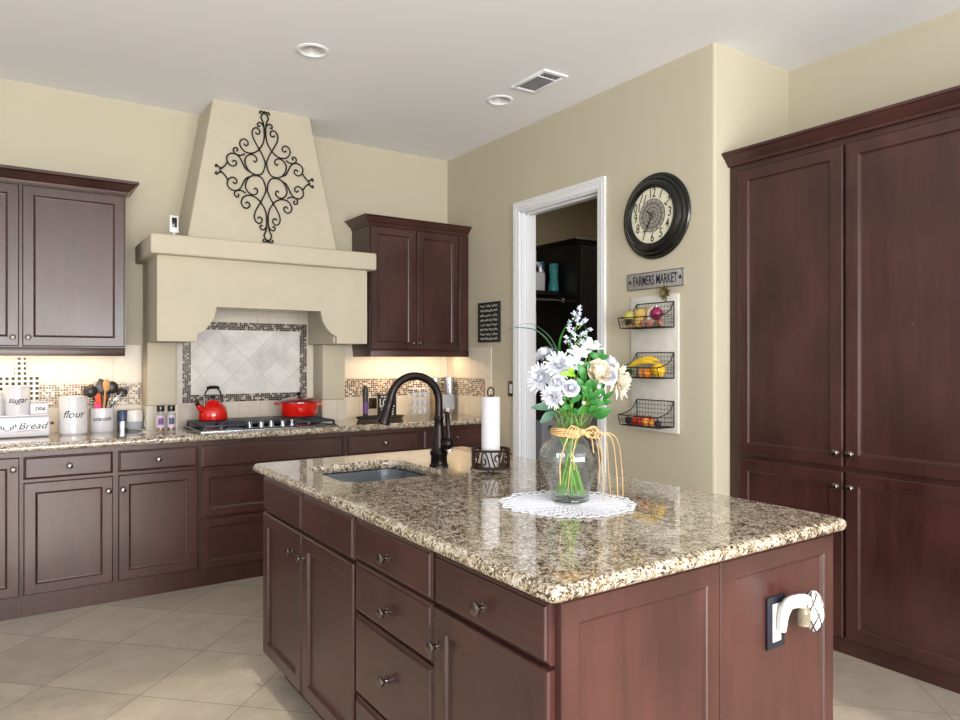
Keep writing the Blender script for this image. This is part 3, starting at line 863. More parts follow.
# faucet
FX, FY = 1.500, 2.515
fa = thing('faucet', (FX, FY, 0.915), 'oil rubbed bronze gooseneck pull-down tap behind the island sink', 'faucet')
mb = MB()
mb.lathe([(0.040, 0), (0.040, 0.008), (0.035, 0.014), (0.034, 0.045), (0.038, 0.052), (0.038, 0.062), (0.032, 0.070), (0.027, 0.085), (0.028, 0.10), (0.026, 0.115), (0.021, 0.150), (0.0185, 0.190), (0.021, 0.196), (0.021, 0.204), (0.017, 0.210), (0.017, 0.215)], xf((FX, FY, 0.915)), 28)
mb.build('base', M['bronze'], fa)
mb = MB()
dirv = Vector((-0.995, 0.10, 0)).normalized()
pts = []
rA = 0.108; zc = 1.185
pts.append(Vector((FX, FY, 1.12)))
pts.append(Vector((FX, FY, zc - 0.02)))
for i in range(0, 19):
    a = PI * i / 18 * 0.97
    pts.append(Vector((FX, FY, zc)) + dirv * (rA - rA * math.cos(a)) + Vector((0, 0, rA * math.sin(a))))
mb.tube(pts, 0.0165, 16)
e = pts[-1]
mb.build('spout', M['bronze'], fa)
mb = MB(); d = (pts[-1] - pts[-2]).normalized(); d = (d + dirv * 0.15).normalized()
Th = Matrix.Translation(e - d * 0.004) @ d.to_track_quat('Z', 'Y').to_matrix().to_4x4()
mb.lathe([(0.0165, 0), (0.019, 0.003), (0.019, 0.010), (0.0175, 0.014), (0.0195, 0.040), (0.024, 0.075), (0.0265, 0.092), (0.0265, 0.100), (0.021, 0.104), (0, 0.104)], Th, 24)
mb.build('spray_head', M['bronze'], fa)
mb = MB()
HB = Vector((FX + 0.010, FY - 0.044, 1.010))
mb.tube([Vector((FX, FY, 0.985)), HB], 0.014, 14)
mb.ball(HB + Vector((0.004, -0.005, 0.004)), 0.026)
mb.tube(catmull([HB, HB + Vector((0.006, -0.010, 0.035)), HB + Vector((0.004, -0.004, 0.09)), HB + Vector((0.0, -0.006, 0.125))], 5), [0.0145 - 0.005 * math.sin(PI * min(i, 10) / 15) for i in range(16)], 12)
mb.ball(HB + Vector((0.0, -0.006, 0.128)), 0.009)
mb.build('handle', M['bronze'], fa)

# ================================================================== paper towel holder
px_, py_ = 1.603, 2.285
pt = thing('paper_towel_holder', (px_, py_, 0.915), 'dark scrollwork metal paper towel holder on the island', 'paper towel holder')
mb = MB()
rH = 0.074
for z in (0.934, 1.003):
    mb.tube([(px_ + rH * math.cos(a), py_ + rH * math.sin(a), z) for a in [2 * PI * i / 40 for i in range(40)]], 0.005, 8, closed=True)
mb.lathe([(0.072, 0), (0.072, 0.004), (0, 0.004)], xf((px_, py_, 0.930)), 32)
mb.build('basket', M['bronzeplate'], pt)
mb = MB()
nS = 5
for k in range(nS * 2):
    a0 = 2 * PI * k / (nS * 2)
    hw = PI / (nS * 2) * 0.95
    def cyl(s_, z_): return (px_ + rH * math.cos(a0 + s_ * hw), py_ + rH * math.sin(a0 + s_ * hw), 0.9685 + z_ * 0.033)
    fl = 1 if k % 2 else -1
    pth = [(-1, 0.9), (-0.7, 0.1), (-0.2, -0.8), (0.4, -0.75), (0.6, 0.0), (0.3, 0.55), (-0.15, 0.45), (-0.2, 0.0), (0.1, -0.15)]
    mb.tube(catmull([cyl(x * fl, y * fl) for x, y in pth], 4), 0.0033, 6)
    pth = [(1, 0.9), (0.75, 0.4), (0.45, 0.75), (0.6, 0.95)]
    mb.tube(catmull([cyl(x * fl, y * fl) for x, y in pth], 4), 0.0033, 6)
mb.build('scrollwork', M['bronzeplate'], pt)
for k in range(4):
    a = PI / 4 + k * PI / 2 + 0.3
    mb = MB(); mb.tube(catmull([(px_ + 0.070 * math.cos(a), py_ + 0.070 * math.sin(a), 0.932), (px_ + 0.078 * math.cos(a), py_ + 0.078 * math.sin(a), 0.926), (px_ + 0.074 * math.cos(a), py_ + 0.074 * math.sin(a), 0.9185), (px_ + 0.066 * math.cos(a), py_ + 0.066 * math.sin(a), 0.9185)], 4), 0.0034, 6)
    mb.build('foot', M['bronzeplate'], pt)
mb = MB(); mb.tube([(px_, py_, 0.932), (px_, py_, 1.222)], 0.004, 8)
mb.tube([(px_ + 0.827 * 0.013 * math.cos(a), py_ - 0.562 * 0.013 * math.cos(a), 1.229 + 0.020 * math.sin(a)) for a in [-0.5 * PI + 2 * PI * i / 20 for i in range(20)]], 0.0032, 8, closed=True)
mb.build('post', M['bronzeplate'], pt)
mb = MB(); mb.lathe([(0.0065, 0), (0.0365, 0), (0.0370, 0.003), (0.0370, 0.272), (0.0360, 0.276), (0.0065, 0.276)], xf((px_, py_, 0.936)), 36, cap=False)
mb.raw([], [])
mb.build('paper_towel_roll', M['paper'], label='narrow roll of white quilted paper towel standing in the scrollwork holder', cat='paper towel')

# ================================================================== doily
DX, DY = 1.440, 1.640
mb = MB(); ZD = 0.9165
for k, r in enumerate([0.050, 0.064, 0.079, 0.094, 0.109, 0.124, 0.139, 0.154, 0.169]):
    nn = int(r * 260) + 6
    for ph in (0, PI):
        P_ = []
        N = nn * 6
        for i in range(N):
            a = 2 * PI * i / N
            rr = r + 0.0085 * math.sin(nn * a + ph + k)
            P_.append((DX + rr * math.cos(a), DY + rr * math.sin(a), ZD + 0.0008 * math.sin(nn * a * 0.5 + ph)))
        mb.tube(P_, 0.0014, 4, closed=True)
mb.lathe([(0.0, 0), (0.044, 0), (0.044, 0.0015), (0, 0.0015)], xf((DX, DY, 0.9155)), 32)
nn = 44
for i in range(nn):
    a = 2 * PI * i / nn
    wv = 0.5 * 2 * PI / nn
    jj = random.uniform(-0.010, 0.008)
    pts = [(0.172, -wv * 0.9), (0.192 + jj, -wv * 1.1), (0.207 + jj, 0), (0.192 + jj, wv * 1.1), (0.172, wv * 0.9)]
    mb.tube(catmull([(DX + r * math.cos(a + b), DY + r * math.sin(a + b), ZD + (0.002 if r > 0.19 else 0)) for r, b in pts], 3), 0.0022, 4)
mb.build('doily', M['lace'], label='round white crocheted doily under the flower vase', cat='doily')

# ================================================================== vase and flowers
VX, VY, VZ = 1.468, 1.660, 0.9195
vase = thing('vase', (VX, VY, VZ), 'clear glass vase holding the bouquet on the island', 'vase')
ov = [(0, 0), (0.046, 0), (0.050, 0.004), (0.049, 0.012), (0.052, 0.035), (0.066, 0.075), (0.078, 0.110), (0.0815, 0.135), (0.077, 0.160), (0.062, 0.185), (0.050, 0.200), (0.0465, 0.215), (0.049, 0.235), (0.058, 0.258), (0.067, 0.272)]
ov = [(r * 1.2, z) for r, z in ov]
iv = [(max(r - 0.003, 0), z + (0.010 if z < 0.01 else 0)) for r, z in ov]
iv[0] = (0, 0.012); iv[1] = (0.050, 0.012); iv[2] = (0.054, 0.013); iv[3] = (0.0555, 0.016)
def smoothp(p, n=3):
    q = catmull([(a, b, 0) for a, b in p], n); return [(max(v.x, 0), v.y) for v in q]
mb = MB(); mb.lathe([(0, 0), (0.055, 0)] + smoothp(ov[2:]) + smoothp(iv[3:][::-1]) + [(0.051, 0.012), (0, 0.012)], xf((VX, VY, VZ)), 40, cap=False)
mb.build('glass_body', M['glass'], vase, smooth=1.2)

mb = MB()
for k in range(5):
    z = VZ + 0.208 + k * 0.0045
    mb.tube([(VX + (0.0600 + 0.001 * (k % 2)) * math.cos(a), VY + (0.0600 + 0.001 * (k % 2)) * math.sin(a), z + 0.002 * math.sin(3 * a + k)) for a in [2 * PI * i / 36 for i in range(36)]], 0.0028, 6, closed=True)
RT = Vector((0.827, -0.562, 0)); FW = Vector((0.562, 0.827, 0)); UP = Vector((0, 0, 1))
VC = Vector((VX, VY, 0))
def rel(r, z, f=0.0): return VC + RT * r + FW * f + UP * z
KN = rel(0.030, VZ + 0.220, -0.058)
raf = mb.build('raffia_bow', M['raffia'], label='tan raffia bow tied around the neck of the glass vase', cat='bow')
mb = MB()
for k in range(7):
    s = 1 if k % 2 else -1
    L = 0.022 + 0.005 * k + (0.012 if s > 0 else 0)
    mb.tube(catmull([KN, KN + RT * s * L * 0.6 + UP * (0.010 + 0.0015 * k) - FW * 0.006, KN + RT * s * L - UP * (0.006 + 0.004 * (k % 3)) - FW * 0.004, KN + RT * s * L * 0.55 - UP * 0.018, KN], 5), 0.0020, 5)
mb.ball(KN, 0.010)
mb.build('bow_loops', M['raffia'], raf)
tails = [(0.125, 0.925, -0.02), (0.095, 0.93, -0.06), (0.150, 0.928, 0.0), (0.078, 0.985, -0.075), (0.172, 0.926, 0.03), (-0.040, 0.985, -0.086), (-0.018, 0.965, -0.090), (0.0, 1.03, -0.100), (0.060, 1.08, -0.085), (0.088, 1.05, -0.07)]
for i, (r, z, f) in enumerate(tails):
    mb = MB()
    mid = (KN + rel(r, z, f)) / 2
    b = KN + RT * (r - 0.022) * 0.65 - UP * 0.012
    b2 = rel(r * 0.95 + 0.006 * random.uniform(-1, 1), (KN.z * 0.45 + z * 0.55), f - 0.006)
    mb.tube(catmull([KN, b, b2, rel(r, z, f)], 6), 0.0012 + 0.0004 * (i % 3), 5)
    mb.build('raffia_strand', M['raffia'], raf)

def leaf_mesh(mb, base, tip, width, nrm, m=None, droop=0.0, n=7):
    base = Vector(base); tip = Vector(tip); d = tip - base; L = d.length
    side = d.cross(Vector(nrm)).normalized(); up = side.cross(d).normalized()
    V = []; F = []
    for i in range(n + 1):
        t = i / n
        c = base + d * t + up * (math.sin(PI * t) * L * 0.12) - Vector((0, 0, 1)) * droop * t * t
        wd = width * math.sin(PI * min(1, t * 0.93 + 0.05)) ** 0.8 * (1 - 0.15 * t)
        V += [c - side * wd + up * wd * 0.25, c, c + side * wd + up * wd * 0.25]
        V += [c - side * wd * 0.98 + up * (wd * 0.25 - 0.0006), c - up * 0.0012, c + side * wd * 0.98 + up * (wd * 0.25 - 0.0006)]
    for i in range(n):
        a = 6 * i; b = a + 6
        for p, q in ((0, 1), (1, 2)):
            F.append((a + p, a + q, b + q, b + p)); F.append((a + 3 + p, b + 3 + p, b + 3 + q, a + 3 + q))
        F.append((a, b, b + 3, a + 3)); F.append((a + 2, a + 5, b + 5, b + 2))
    F += [(0, 3, 4, 1), (1, 4, 5, 2)]
    a = 6 * n; F += [(a, a + 1, a + 4, a + 3), (a + 1, a + 2, a + 5, a + 4)]
    mb.raw(V, F, None, m)

def petal(mb, T, L, wd, cup, thick=0.0005, m=None, n=5, round_=0.6):
    """petal along +X of T, curving up to +Z"""
    V = []; F = []
    for i in range(n + 1):
        t = i / n
        x = L * (t - 0.25 * cup * t * t); z = cup * L * t * t * 0.6
        ww = wd * (math.sin(PI * (0.10 + 0.83 * t)) ** round_)
        V += [(x, -ww, z + ww * 0.25), (x, 0, z), (x, ww, z + ww * 0.25)]
    for i in range(n):
        a = 3 * i; b = a + 3
        F += [(a, a + 1, b + 1, b), (a + 1, a + 2, b + 2, b + 1)]
    mb.raw(V, F, T, m)
def head_T(pos, direction):
    return Matrix.Translation(pos) @ Vector(direction).to_track_quat('Z', 'Y').to_matrix().to_4x4()
NST = [0]
def stem_pts(head, lean=None):
    NST[0] += 1
    k = NST[0]; a = k * 2.4
    nr = 0.040 * ((k % 3) / 3 + 0.25)
    neck = Vector((VX + nr * math.cos(a), VY + nr * math.sin(a), VZ + 0.215))
    b = Vector((VX - 0.046 * math.cos(a), VY - 0.046 * math.sin(a), VZ + 0.018 + 0.004 * (k % 3)))
    hd = Vector(head)
    mid = (neck + hd) / 2 + Vector(((neck - hd).x * -0.05, (neck - hd).y * -0.05, 0.01))
    return catmull([b, (b + neck) / 2, neck, mid, hd], 5)
def flower_root(name, pos, label, cat='flower'):
    return thing(name, tuple(stem_pts_cache[-1][0]), label, cat)
stem_pts_cache = []
def mkstem(root_name, head, label, r=0.0022, m='stem', cat='flower'):
    P_ = stem_pts(head); 
    root = thing(root_name, tuple(P_[0]), label, cat)
    mb = MB(); mb.tube(P_, r, 7); mb.build('stem', M[m], root)
    return root, P_
def daisy(pos, dr, R_, label, layers=5, m='petal', npet=30):
    root, P_ = mkstem('chrysanthemum', pos, label)
    mb = MB(); T = head_T(pos, dr)
    for L in range(layers):
        cup = 0.15 + 0.45 * L
        for i in range(npet - 2 * L):
            a = 2 * PI * (i + 0.5 * (L % 2)) / (npet - 2 * L) + random.uniform(-.08, .08)
            petal(mb, T @ Matrix.Rotation(a, 4, 'Z') @ Matrix.Translation((0.003, 0, 0.002 * L)) @ Matrix.Rotation(random.uniform(-.18, .12), 4, 'Y'), R_ * (1 - 0.15 * L) * random.uniform(.85, 1.08), R_ * 0.075, cup)
    for i in range(16):
        a = 2.4 * i; q = 0.10 + 0.75 * i / 16
        petal(mb, T @ Matrix.Rotation(a, 4, 'Z') @ Matrix.Translation((0, 0, 0.004)) @ Matrix.Rotation(-R(84 - 42 * q), 4, 'Y'), R_ * (0.36 + 0.12 * q), R_ * 0.07, 0.1)
    mb.build('bloom', M[m], root, smooth=1.2, recalc=False)
    mb = MB(); mb.lathe([(0.002, -0.012), (0.008, -0.006), (0.010, -0.001), (0, 0.0)], T, 12); mb.build('calyx', M['leaf'], root)
    if layers < 4:
        mb = MB(); mb.ball((0, 0, 0.006), 0.007, (1, 1, .6), 12, T=T); mb.build('flower_centre', M['leaf_light'], root)
    return root
def carnation(pos, dr, R_, label, m='petal'):
    root, P_ = mkstem('carnation', pos, label)
    mb = MB(); T = head_T(pos, dr)
    for L in range(5):
        n = 9 - L
        for i in range(n):
            a = 2 * PI * i / n + L * 0.5
            petal(mb, T @ Matrix.Rotation(a, 4, 'Z') @ Matrix.Translation((0, 0, 0.003 * L)) @ Matrix.Rotation(random.uniform(-.25, .2), 4, 'Y'), R_ * (1.05 - 0.13 * L), R_ * 0.42, 0.3 + 0.42 * L, round_=0.35)
    mb.build('bloom', M[m], root, smooth=1.2, recalc=False)
    mb = MB(); mb.lathe([(0.002, -0.018), (0.006, -0.012), (0.007, -0.001), (0, 0)], T, 12); mb.build('calyx', M['leaf'], root)
    return root
def rose(pos, dr, R_, label):
    root, P_ = mkstem('rose', pos, label, 0.0028)
    mb = MB(); T = head_T(pos, dr)
    mb.ball((0, 0, R_ * 0.55), R_ * 0.52, (1, 1, 1.15), 16, T=T)
    for L in range(4):
        n = 5
        for i in range(n):
            a = 2 * PI * i / n + L * 0.63
            petal(mb, T @ Matrix.Rotation(a, 4, 'Z') @ Matrix.Translation((R_ * 0.04 * L, 0, 0.0)) @ Matrix.Rotation(-1.05 + 0.26 * L, 4, 'Y'), R_ * (1.25 - 0.03 * L), R_ * 0.62, 0.35 + 0.1 * L, round_=0.4, n=7)
    mb.build('bloom', M['cream_petal'], root, smooth=1.2, recalc=False)
    return root
def lily(pos, dr, R_, label):
    root, P_ = mkstem('alstroemeria', pos, label)
    mb = MB(); T = head_T(pos, dr)
    for i in range(6):
        petal(mb, T @ Matrix.Rotation(2 * PI * i / 6, 4, 'Z') @ Matrix.Rotation(-0.75, 4, 'Y'), R_ * (1.1 if i % 2 else 0.95), R_ * 0.26, -0.25, n=7)
    mb.build('bloom', M['petal'], root, smooth=1.2, recalc=False)
    mb = MB()
    for i in range(5):
        a = 2 * PI * i / 5
        mb.tube([T @ Vector((0, 0, 0)), T @ Vector((0.006 * math.cos(a), 0.006 * math.sin(a), R_ * 0.7))], 0.0006, 4)
    mb.build('stamens', M['leaf_light'], root)
    return root
def bud(pos, dr, R_, label):
    root, P_ = mkstem('flower_bud', pos, label, 0.0015)
    mb = MB(); T = head_T(pos, dr)
    mb.lathe([(0.001, -0.004), (R_ * 0.8, R_ * 0.3), (R_, R_), (R_ * 0.8, R_ * 1.7), (R_ * 0.3, R_ * 2.1), (0, R_ * 2.15)], T, 12)
    mb.build('bloom', M['petal'], root)
    mb = MB(); mb.lathe([(0.001, -0.006), (R_ * 0.85, R_ * 0.2), (R_ * 0.9, R_ * 0.7), (R_ * 0.5, R_ * 0.8)], T, 10); mb.build('calyx', M['leaf'], root)
K = 1 / 318.0
def pp_(x, y, f=0.0):
    s = (2.2 + f) / 2.2
    # photograph bearing -> position relative to the vase axis
    return rel((x - 565.0) * K * s, 1.36 - (y - 360) * K * s, f)
tocam = -FW
daisy(pp_(536, 378, -0.01), tocam * 1 - RT * 0.7 + UP * 0.25, 0.050, 'white chrysanthemum at the far left of the bouquet')
daisy(pp_(553, 366, -0.03), tocam + UP * 0.45 - RT * 0.15, 0.048, 'white chrysanthemum at the upper left front of the bouquet')
daisy(pp_(546, 396, -0.05), tocam - RT * 0.4 - UP * 0.15, 0.040, 'white chrysanthemum drooping low at the left of the bouquet')
daisy(pp_(541, 356, 0.03), UP + tocam * .4 - RT * .5, 0.036, 'small white chrysanthemum peeking behind the left blooms')
daisy(pp_(612, 381, -0.01), tocam * 0.6 + RT * 0.8 + UP * 0.1, 0.060, 'large white daisy chrysanthemum at the far right of the bouquet', m='cream_petal', npet=26)
daisy(pp_(604, 366, 0.03), RT * .5 + UP * 0.8 + tocam * .3, 0.045, 'cream chrysanthemum just above the right daisy')
carnation(pp_(563, 389, -0.07), tocam + UP * 0.15, 0.028, 'ruffled white carnation at the front centre of the bouquet')
carnation(pp_(551, 383, -0.06), tocam + UP * 0.2 - RT * 0.3, 0.026, 'ruffled white carnation left of the front centre one')
carnation(pp_(601, 376, -0.05), tocam + RT * 0.2, 0.030, 'cream carnation right of the rose')
rose(pp_(590, 374, -0.05), tocam * 1 + UP * 0.35 + RT * 0.1, 0.040, 'cream rose in the right half of the bouquet')
lily(pp_(583, 352, 0.0), UP + tocam * 0.5 + RT * 0.3, 0.045, 'white alstroemeria at the top right of the bouquet')
lily(pp_(574, 358, -0.02), UP + tocam * 0.8 - RT * 0.1, 0.042, 'white alstroemeria in the top middle of the bouquet')
lily(pp_(588, 348, 0.04), UP + RT * 0.7, 0.036, 'white alstroemeria furthest back at the top right')
lily(pp_(568, 366, -0.03), UP * 0.4 + tocam, 0.034, 'white alstroemeria above the front carnation')
for x, y, f, r, lb in ((553, 404, -0.07, 0.0075, 'white flower bud hanging low at the left front'), (575, 404, -0.08, 0.0055, 'tiny white bud at the front centre below the leaves'), (590, 388, -0.07, 0.007, 'small white bud below the cream rose'), (543, 394, -0.05, 0.008, 'white bud under the left chrysanthemum'), (591, 396, -0.06, 0.006, 'small white bud right of the stems')):
    bud(pp_(x, y, f), tocam + UP * 0.5, r, lb)
# statice / lavender spike
top = pp_(576, 306, -0.01)
root, P_ = mkstem('statice_spray', tuple(pp_(571, 350, 0.0)), 'pale lavender flower spray rising highest from the bouquet', 0.0016)
mb = MB()
mains = [[(571, 352), (569, 335), (573, 320), (575, 309)], [(570, 345), (578, 335), (586, 330)], [(570, 340), (565, 332), (562, 322)], [(572, 330), (578, 324), (581, 321)], [(571, 352), (564, 346), (560, 338)], [(571, 350), (577, 344), (582, 338)], [(573, 322), (569, 318), (568, 314)]]
for pth in mains:
    mb.tube(catmull([pp_(x, y, -0.01) for x, y in pth], 5), 0.0011, 5)
mb.build('branchlets', M['stem'], root)
mb = MB()
for pth in mains:
    q = catmull([pp_(x, y, -0.01) for x, y in pth], 7)
    for i, c in enumerate(q[5::2]):
        for k in range(2):
            dd = Vector((random.uniform(-1, 1), random.uniform(-1, 1), random.uniform(-.3, 1))).normalized()
            T = head_T(c + dd * 0.004, dd)
            for j in range(4):
                petal(mb, T @ Matrix.Rotation(PI / 2 * j, 4, 'Z') @ Matrix.Rotation(-0.6, 4, 'Y'), 0.0095, 0.0022, 0.2, n=2)
mb.build('florets', M['lavender'], root, recalc=False, smooth=1.2)
# foliage: each sprig its own stem with leaves
def sprig(name, head, leaves, label, m='leaf', r=0.0018):
    root, P_ = mkstem(name, tuple(head), label, r, cat='foliage')
    for b, t, wd, dr in leaves:
        mb = MB(); leaf_mesh(mb, b, t, wd, tocam + UP * 0.4, droop=dr); mb.build('leaf', M[m], root, smooth=1.0)
    return root
g = pp_
sprig('leafy_sprig', g(548, 408, -0.03), [(g(548, 408, -.03), g(524, 407, -.05), .014, .004), (g(549, 412, -.03), g(533, 423, -.05), .015, .0), (g(550, 400, -.03), g(536, 398, -.04), .011, .0)], 'grey-green leafy sprig at the lower left of the bouquet', 'leaf_dark')
sprig('leafy_sprig', g(590, 412, -0.04), [(g(586, 416, -.05), g(604, 408, -.06), .015, .006), (g(580, 414, -.06), g(590, 402, -.07), .010, 0), (g(588, 418, -.05), g(600, 414, -.06), .012, .004)], 'dark green sprig with broad leaves at the lower right of the bouquet')
sprig('leafy_sprig', g(577, 395, -0.06), [(g(576, 392, -.07), g(586, 378, -.08), .013, 0), (g(574, 395, -.07), g(562, 404, -.07), .010, 0), (g(577, 380, -.06), g(570, 364, -.07), .014, 0), (g(578, 398, -.07), g(588, 394, -.08), .010, 0), (g(577, 372, -.06), g(581, 362, -.07), .013, 0), (g(575, 388, -.07), g(568, 378, -.08), .010, 0), (g(578, 386, -.07), g(583, 392, -.08), .009, 0)], 'bright green leafy sprig in the middle of the bouquet')
sprig('leafy_sprig', g(580, 402, -0.06), [(g(578, 408, -.07), g(568, 414, -.08), .010, .003), (g(581, 404, -.07), g(592, 400, -.08), .010, 0), (g(579, 398, -.07), g(573, 390, -.08), .009, 0), (g(580, 412, -.07), g(588, 406, -.08), .009, 0)], 'green leafy sprig just above the vase rim at the front')
sprig('leafy_sprig', g(568, 376, -0.05), [(g(568, 376, -.06), g(551, 374, -.08), .009, 0), (g(566, 374, -.06), g(559, 368, -.08), .008, 0)], 'lime green sprig between the white blooms at the left', 'leaf_light')
sprig('leafy_sprig', g(594, 358, 0.01), [(g(592, 360, 0), g(584, 352, 0), .012, 0), (g(594, 358, 0), g(597, 350, 0), .010, 0), (g(594, 360, 0), g(604, 356, 0), .010, 0)], 'green sprig behind the cream rose at the top right')
sprig('leafy_sprig', g(590, 395, 0.0), [(g(590, 395, 0), g(600, 384, 0), .010, 0), (g(588, 398, 0), g(597, 396, 0), .010, 0), (g(584, 390, 0), g(578, 380, 0), .012, 0), (g(586, 384, 0), g(592, 392, 0), .012, 0)], 'dark green sprig filling the right middle of the bouquet', 'leaf')
sprig('leafy_sprig', g(556, 398, 0.0), [(g(556, 398, 0), g(547, 388, 0), .010, 0), (g(558, 400, 0), g(566, 390, 0), .012, 0), (g(556, 404, 0), g(546, 402, 0), .010, 0), (g(560, 408, 0), g(552, 414, 0), .010, 0)], 'grey-green sprig filling the left middle of the bouquet', 'leaf_dark')
sprig('leafy_sprig', g(584, 404, -0.07), [(g(583, 406, -.07), g(597, 403, -.08), .011, .002), (g(582, 400, -.07), g(594, 390, -.08), .011, 0), (g(581, 394, -.07), g(572, 386, -.08), .010, 0), (g(584, 390, -.07), g(590, 380, -.08), .009, 0)], 'glossy green sprig between the rose and the front leaves')
sprig('leafy_sprig', g(563, 404, -0.06), [(g(563, 406, -.06), g(553, 410, -.07), .010, .002), (g(563, 402, -.06), g(572, 396, -.07), .009, 0), (g(562, 398, -.06), g(554, 398, -.07), .009, 0), (g(564, 410, -.06), g(572, 414, -.07), .010, 0)], 'green leafy sprig under the front carnation')
sprig('leafy_sprig', g(600, 398, -0.02), [(g(597, 400, -.02), g(607, 392, -.03), .009, 0), (g(596, 404, -.02), g(605, 402, -.03), .009, 0), (g(598, 396, -.02), g(592, 386, -.03), .009, 0)], 'narrow green sprig below the daisy at the right')
sprig('leafy_sprig', g(560, 372, 0.04), [(g(560, 372, .04), g(552, 348, .04), .012, 0), (g(562, 368, .04), g(572, 346, .04), .012, 0), (g(558, 376, .04), g(540, 362, .04), .012, 0), (g(566, 372, .04), g(584, 362, .04), .013, 0)], 'dark green sprig deep behind the white blooms', 'leaf')
def blade(pts, wmax, label, m='leaf'):
    base = Vector(pts[0]); NST[0] += 1
    root = thing('grass_blade', (VX, VY, VZ + 0.02), label, 'foliage')
    q = catmull([Vector((VX + 0.01 * (NST[0] % 3), VY, VZ + 0.02)), Vector((VX + .01, VY, VZ + 0.21))] + [Vector(p) for p in pts], 8)
    n = len(q); mb = MB()
    mb.tube(q, [max(0.0006, wmax * min(1, (n - 1 - i) / (n * 0.45)) * min(1, 0.4 + i / n)) for i in range(n)], 6, flat=0.25)
    mb.build('blade', M[m], root)
blade([g(557, 400), g(552, 360, .01), g(545, 343, .02), g(532, 331, .02), g(515, 328, .02), g(505, 330, .02), g(497, 334, .02)], 0.0034, 'long thin grass blade arching to the left, the lower one', 'leaf_dark')
blade([g(560, 400), g(556, 362, .03), g(549, 342, .03), g(538, 330, .03), g(525, 324, .03), g(508, 327, .03)], 0.0030, 'long thin grass blade arching to the left, the upper one', 'leaf_dark')
blade([g(560, 395), g(555, 350, .02), g(559, 332, .02), g(566, 323, .02), g(573, 322, .02)], 0.0060, 'broad green blade curving over to the right at the top')
blade([g(564, 395), g(564, 350, -.01), g(565, 338, -.01), g(566, 330, -.01)], 0.0055, 'broad upright green blade in front of the lavender spray')
blade([g(555, 395), g(556, 365, .0), g(552, 350, .0), g(547, 345, .0)], 0.0055, 'short broad green blade at the upper left of the bouquet', 'leaf_dark')
blade([g(575, 395), g(579, 350, .02), g(583, 335, .02), g(580, 326, .02), g(576, 320, .02)], 0.0030, 'thin green blade looping behind the lavender spray')
blade([g(545, 395), g(545, 370, .01), g(543, 352, .01), g(544, 346, .01)], 0.0045, 'short dark blade between the left chrysanthemums', 'leaf')

# ================================================================== cooktop, kettle, pot
ck = thing('cooktop', (1.427, 4.715, 0.915), 'black gas cooktop with steel rim set in the back countertop', 'cooktop')
mb = MB(); mb.box(0.985, 1.870, 4.455, 4.965, 0.9155, 0.921, 0.002); mb.build('steel_rim', M['steel'], ck)
mb = MB(); mb.box(0.997, 1.858, 4.467, 4.955, 0.9215, 0.927, 0.002); mb.build('glass_surface', M['black'], ck)
def grate(x0, x1, y0, y1):
    mb = MB(); zt = 0.956
    for (a, b) in (((x0, y0), (x1, y0)), ((x0, y1), (x1, y1)), ((x0, y0), (x0, y1)), ((x1, y0), (x1, y1))):
        mb.box(min(a[0], b[0]) - .006, max(a[0], b[0]) + .006, min(a[1], b[1]) - .006, max(a[1], b[1]) + .006, zt - 0.013, zt, 0.003)
    cy = (y0 + y1) / 2; cx = (x0 + x1) / 2
    mb.box(x0, x1, cy - .005, cy + .005, zt - 0.012, zt)
    for q in ((y0 + cy) / 2, (y1 + cy) / 2):
        mb.box(x0, x0 + (x1 - x0) * .33, q - .005, q + .005, zt - .012, zt); mb.box(x1 - (x1 - x0) * .33, x1, q - .005, q + .005, zt - .012, zt)
        mb.box(cx - .005, cx + .005, q + 0.03, q + 0.10 if q + .1 < y1 else y1, zt - .012, zt)
        mb.box(cx - .005, cx + .005, max(y0, q - 0.10), q - 0.03, zt - .012, zt)
    for x in (x0, x1):
        for y in (y0, y1): mb.box(x - .007, x + .007, y - .007, y + .007, 0.927, zt - 0.01)
    return mb.build('grate', M['castiron'], ck)
grate(1.010, 1.270, 4.480, 4.940); grate(1.285, 1.565, 4.590, 4.940); grate(1.580, 1.845, 4.480, 4.940)
mb = MB(); mb.box(1.010, 1.27, 4.70, 4.94, 0.9565, 0.9595, 0.001); mb.box(1.285, 1.565, 4.60, 4.94, 0.9565, 0.9595, 0.001); mb.box(1.58, 1.845, 4.70, 4.94, 0.9565, 0.9595, 0.001)
mb.build('griddle_plate', M['castiron'], ck)
for (x, y, r) in ((1.14, 4.60, .045), (1.14, 4.82, .038), (1.425, 4.76, .055), (1.712, 4.60, .038), (1.712, 4.82, .045)):
    mb = MB(); mb.lathe([(r, 0), (r, .008), (r * .8, .012), (r * .8, .016), (0, .018)], xf((x, y, 0.927)), 20); mb.build('burner', M['black'], ck)
for k in range(5):
    x = 1.300 + k * 0.070
    mb = MB(); mb.lathe([(0.022, 0), (0.022, .004), (0.017, .006), (0.0170, .034), (0.013, .038), (0, .038)], xf((x, 4.522 + 0.02 * (k % 2 == 0), 0.927)), 18, m=M['steel'])
    mb.box(x - .003, x + .003, 4.504 + 0.02 * (k % 2 == 0), 4.540 + 0.02 * (k % 2 == 0), .950, .968, .001, m=M['black'])
    mb.build('control_knob', None, ck)

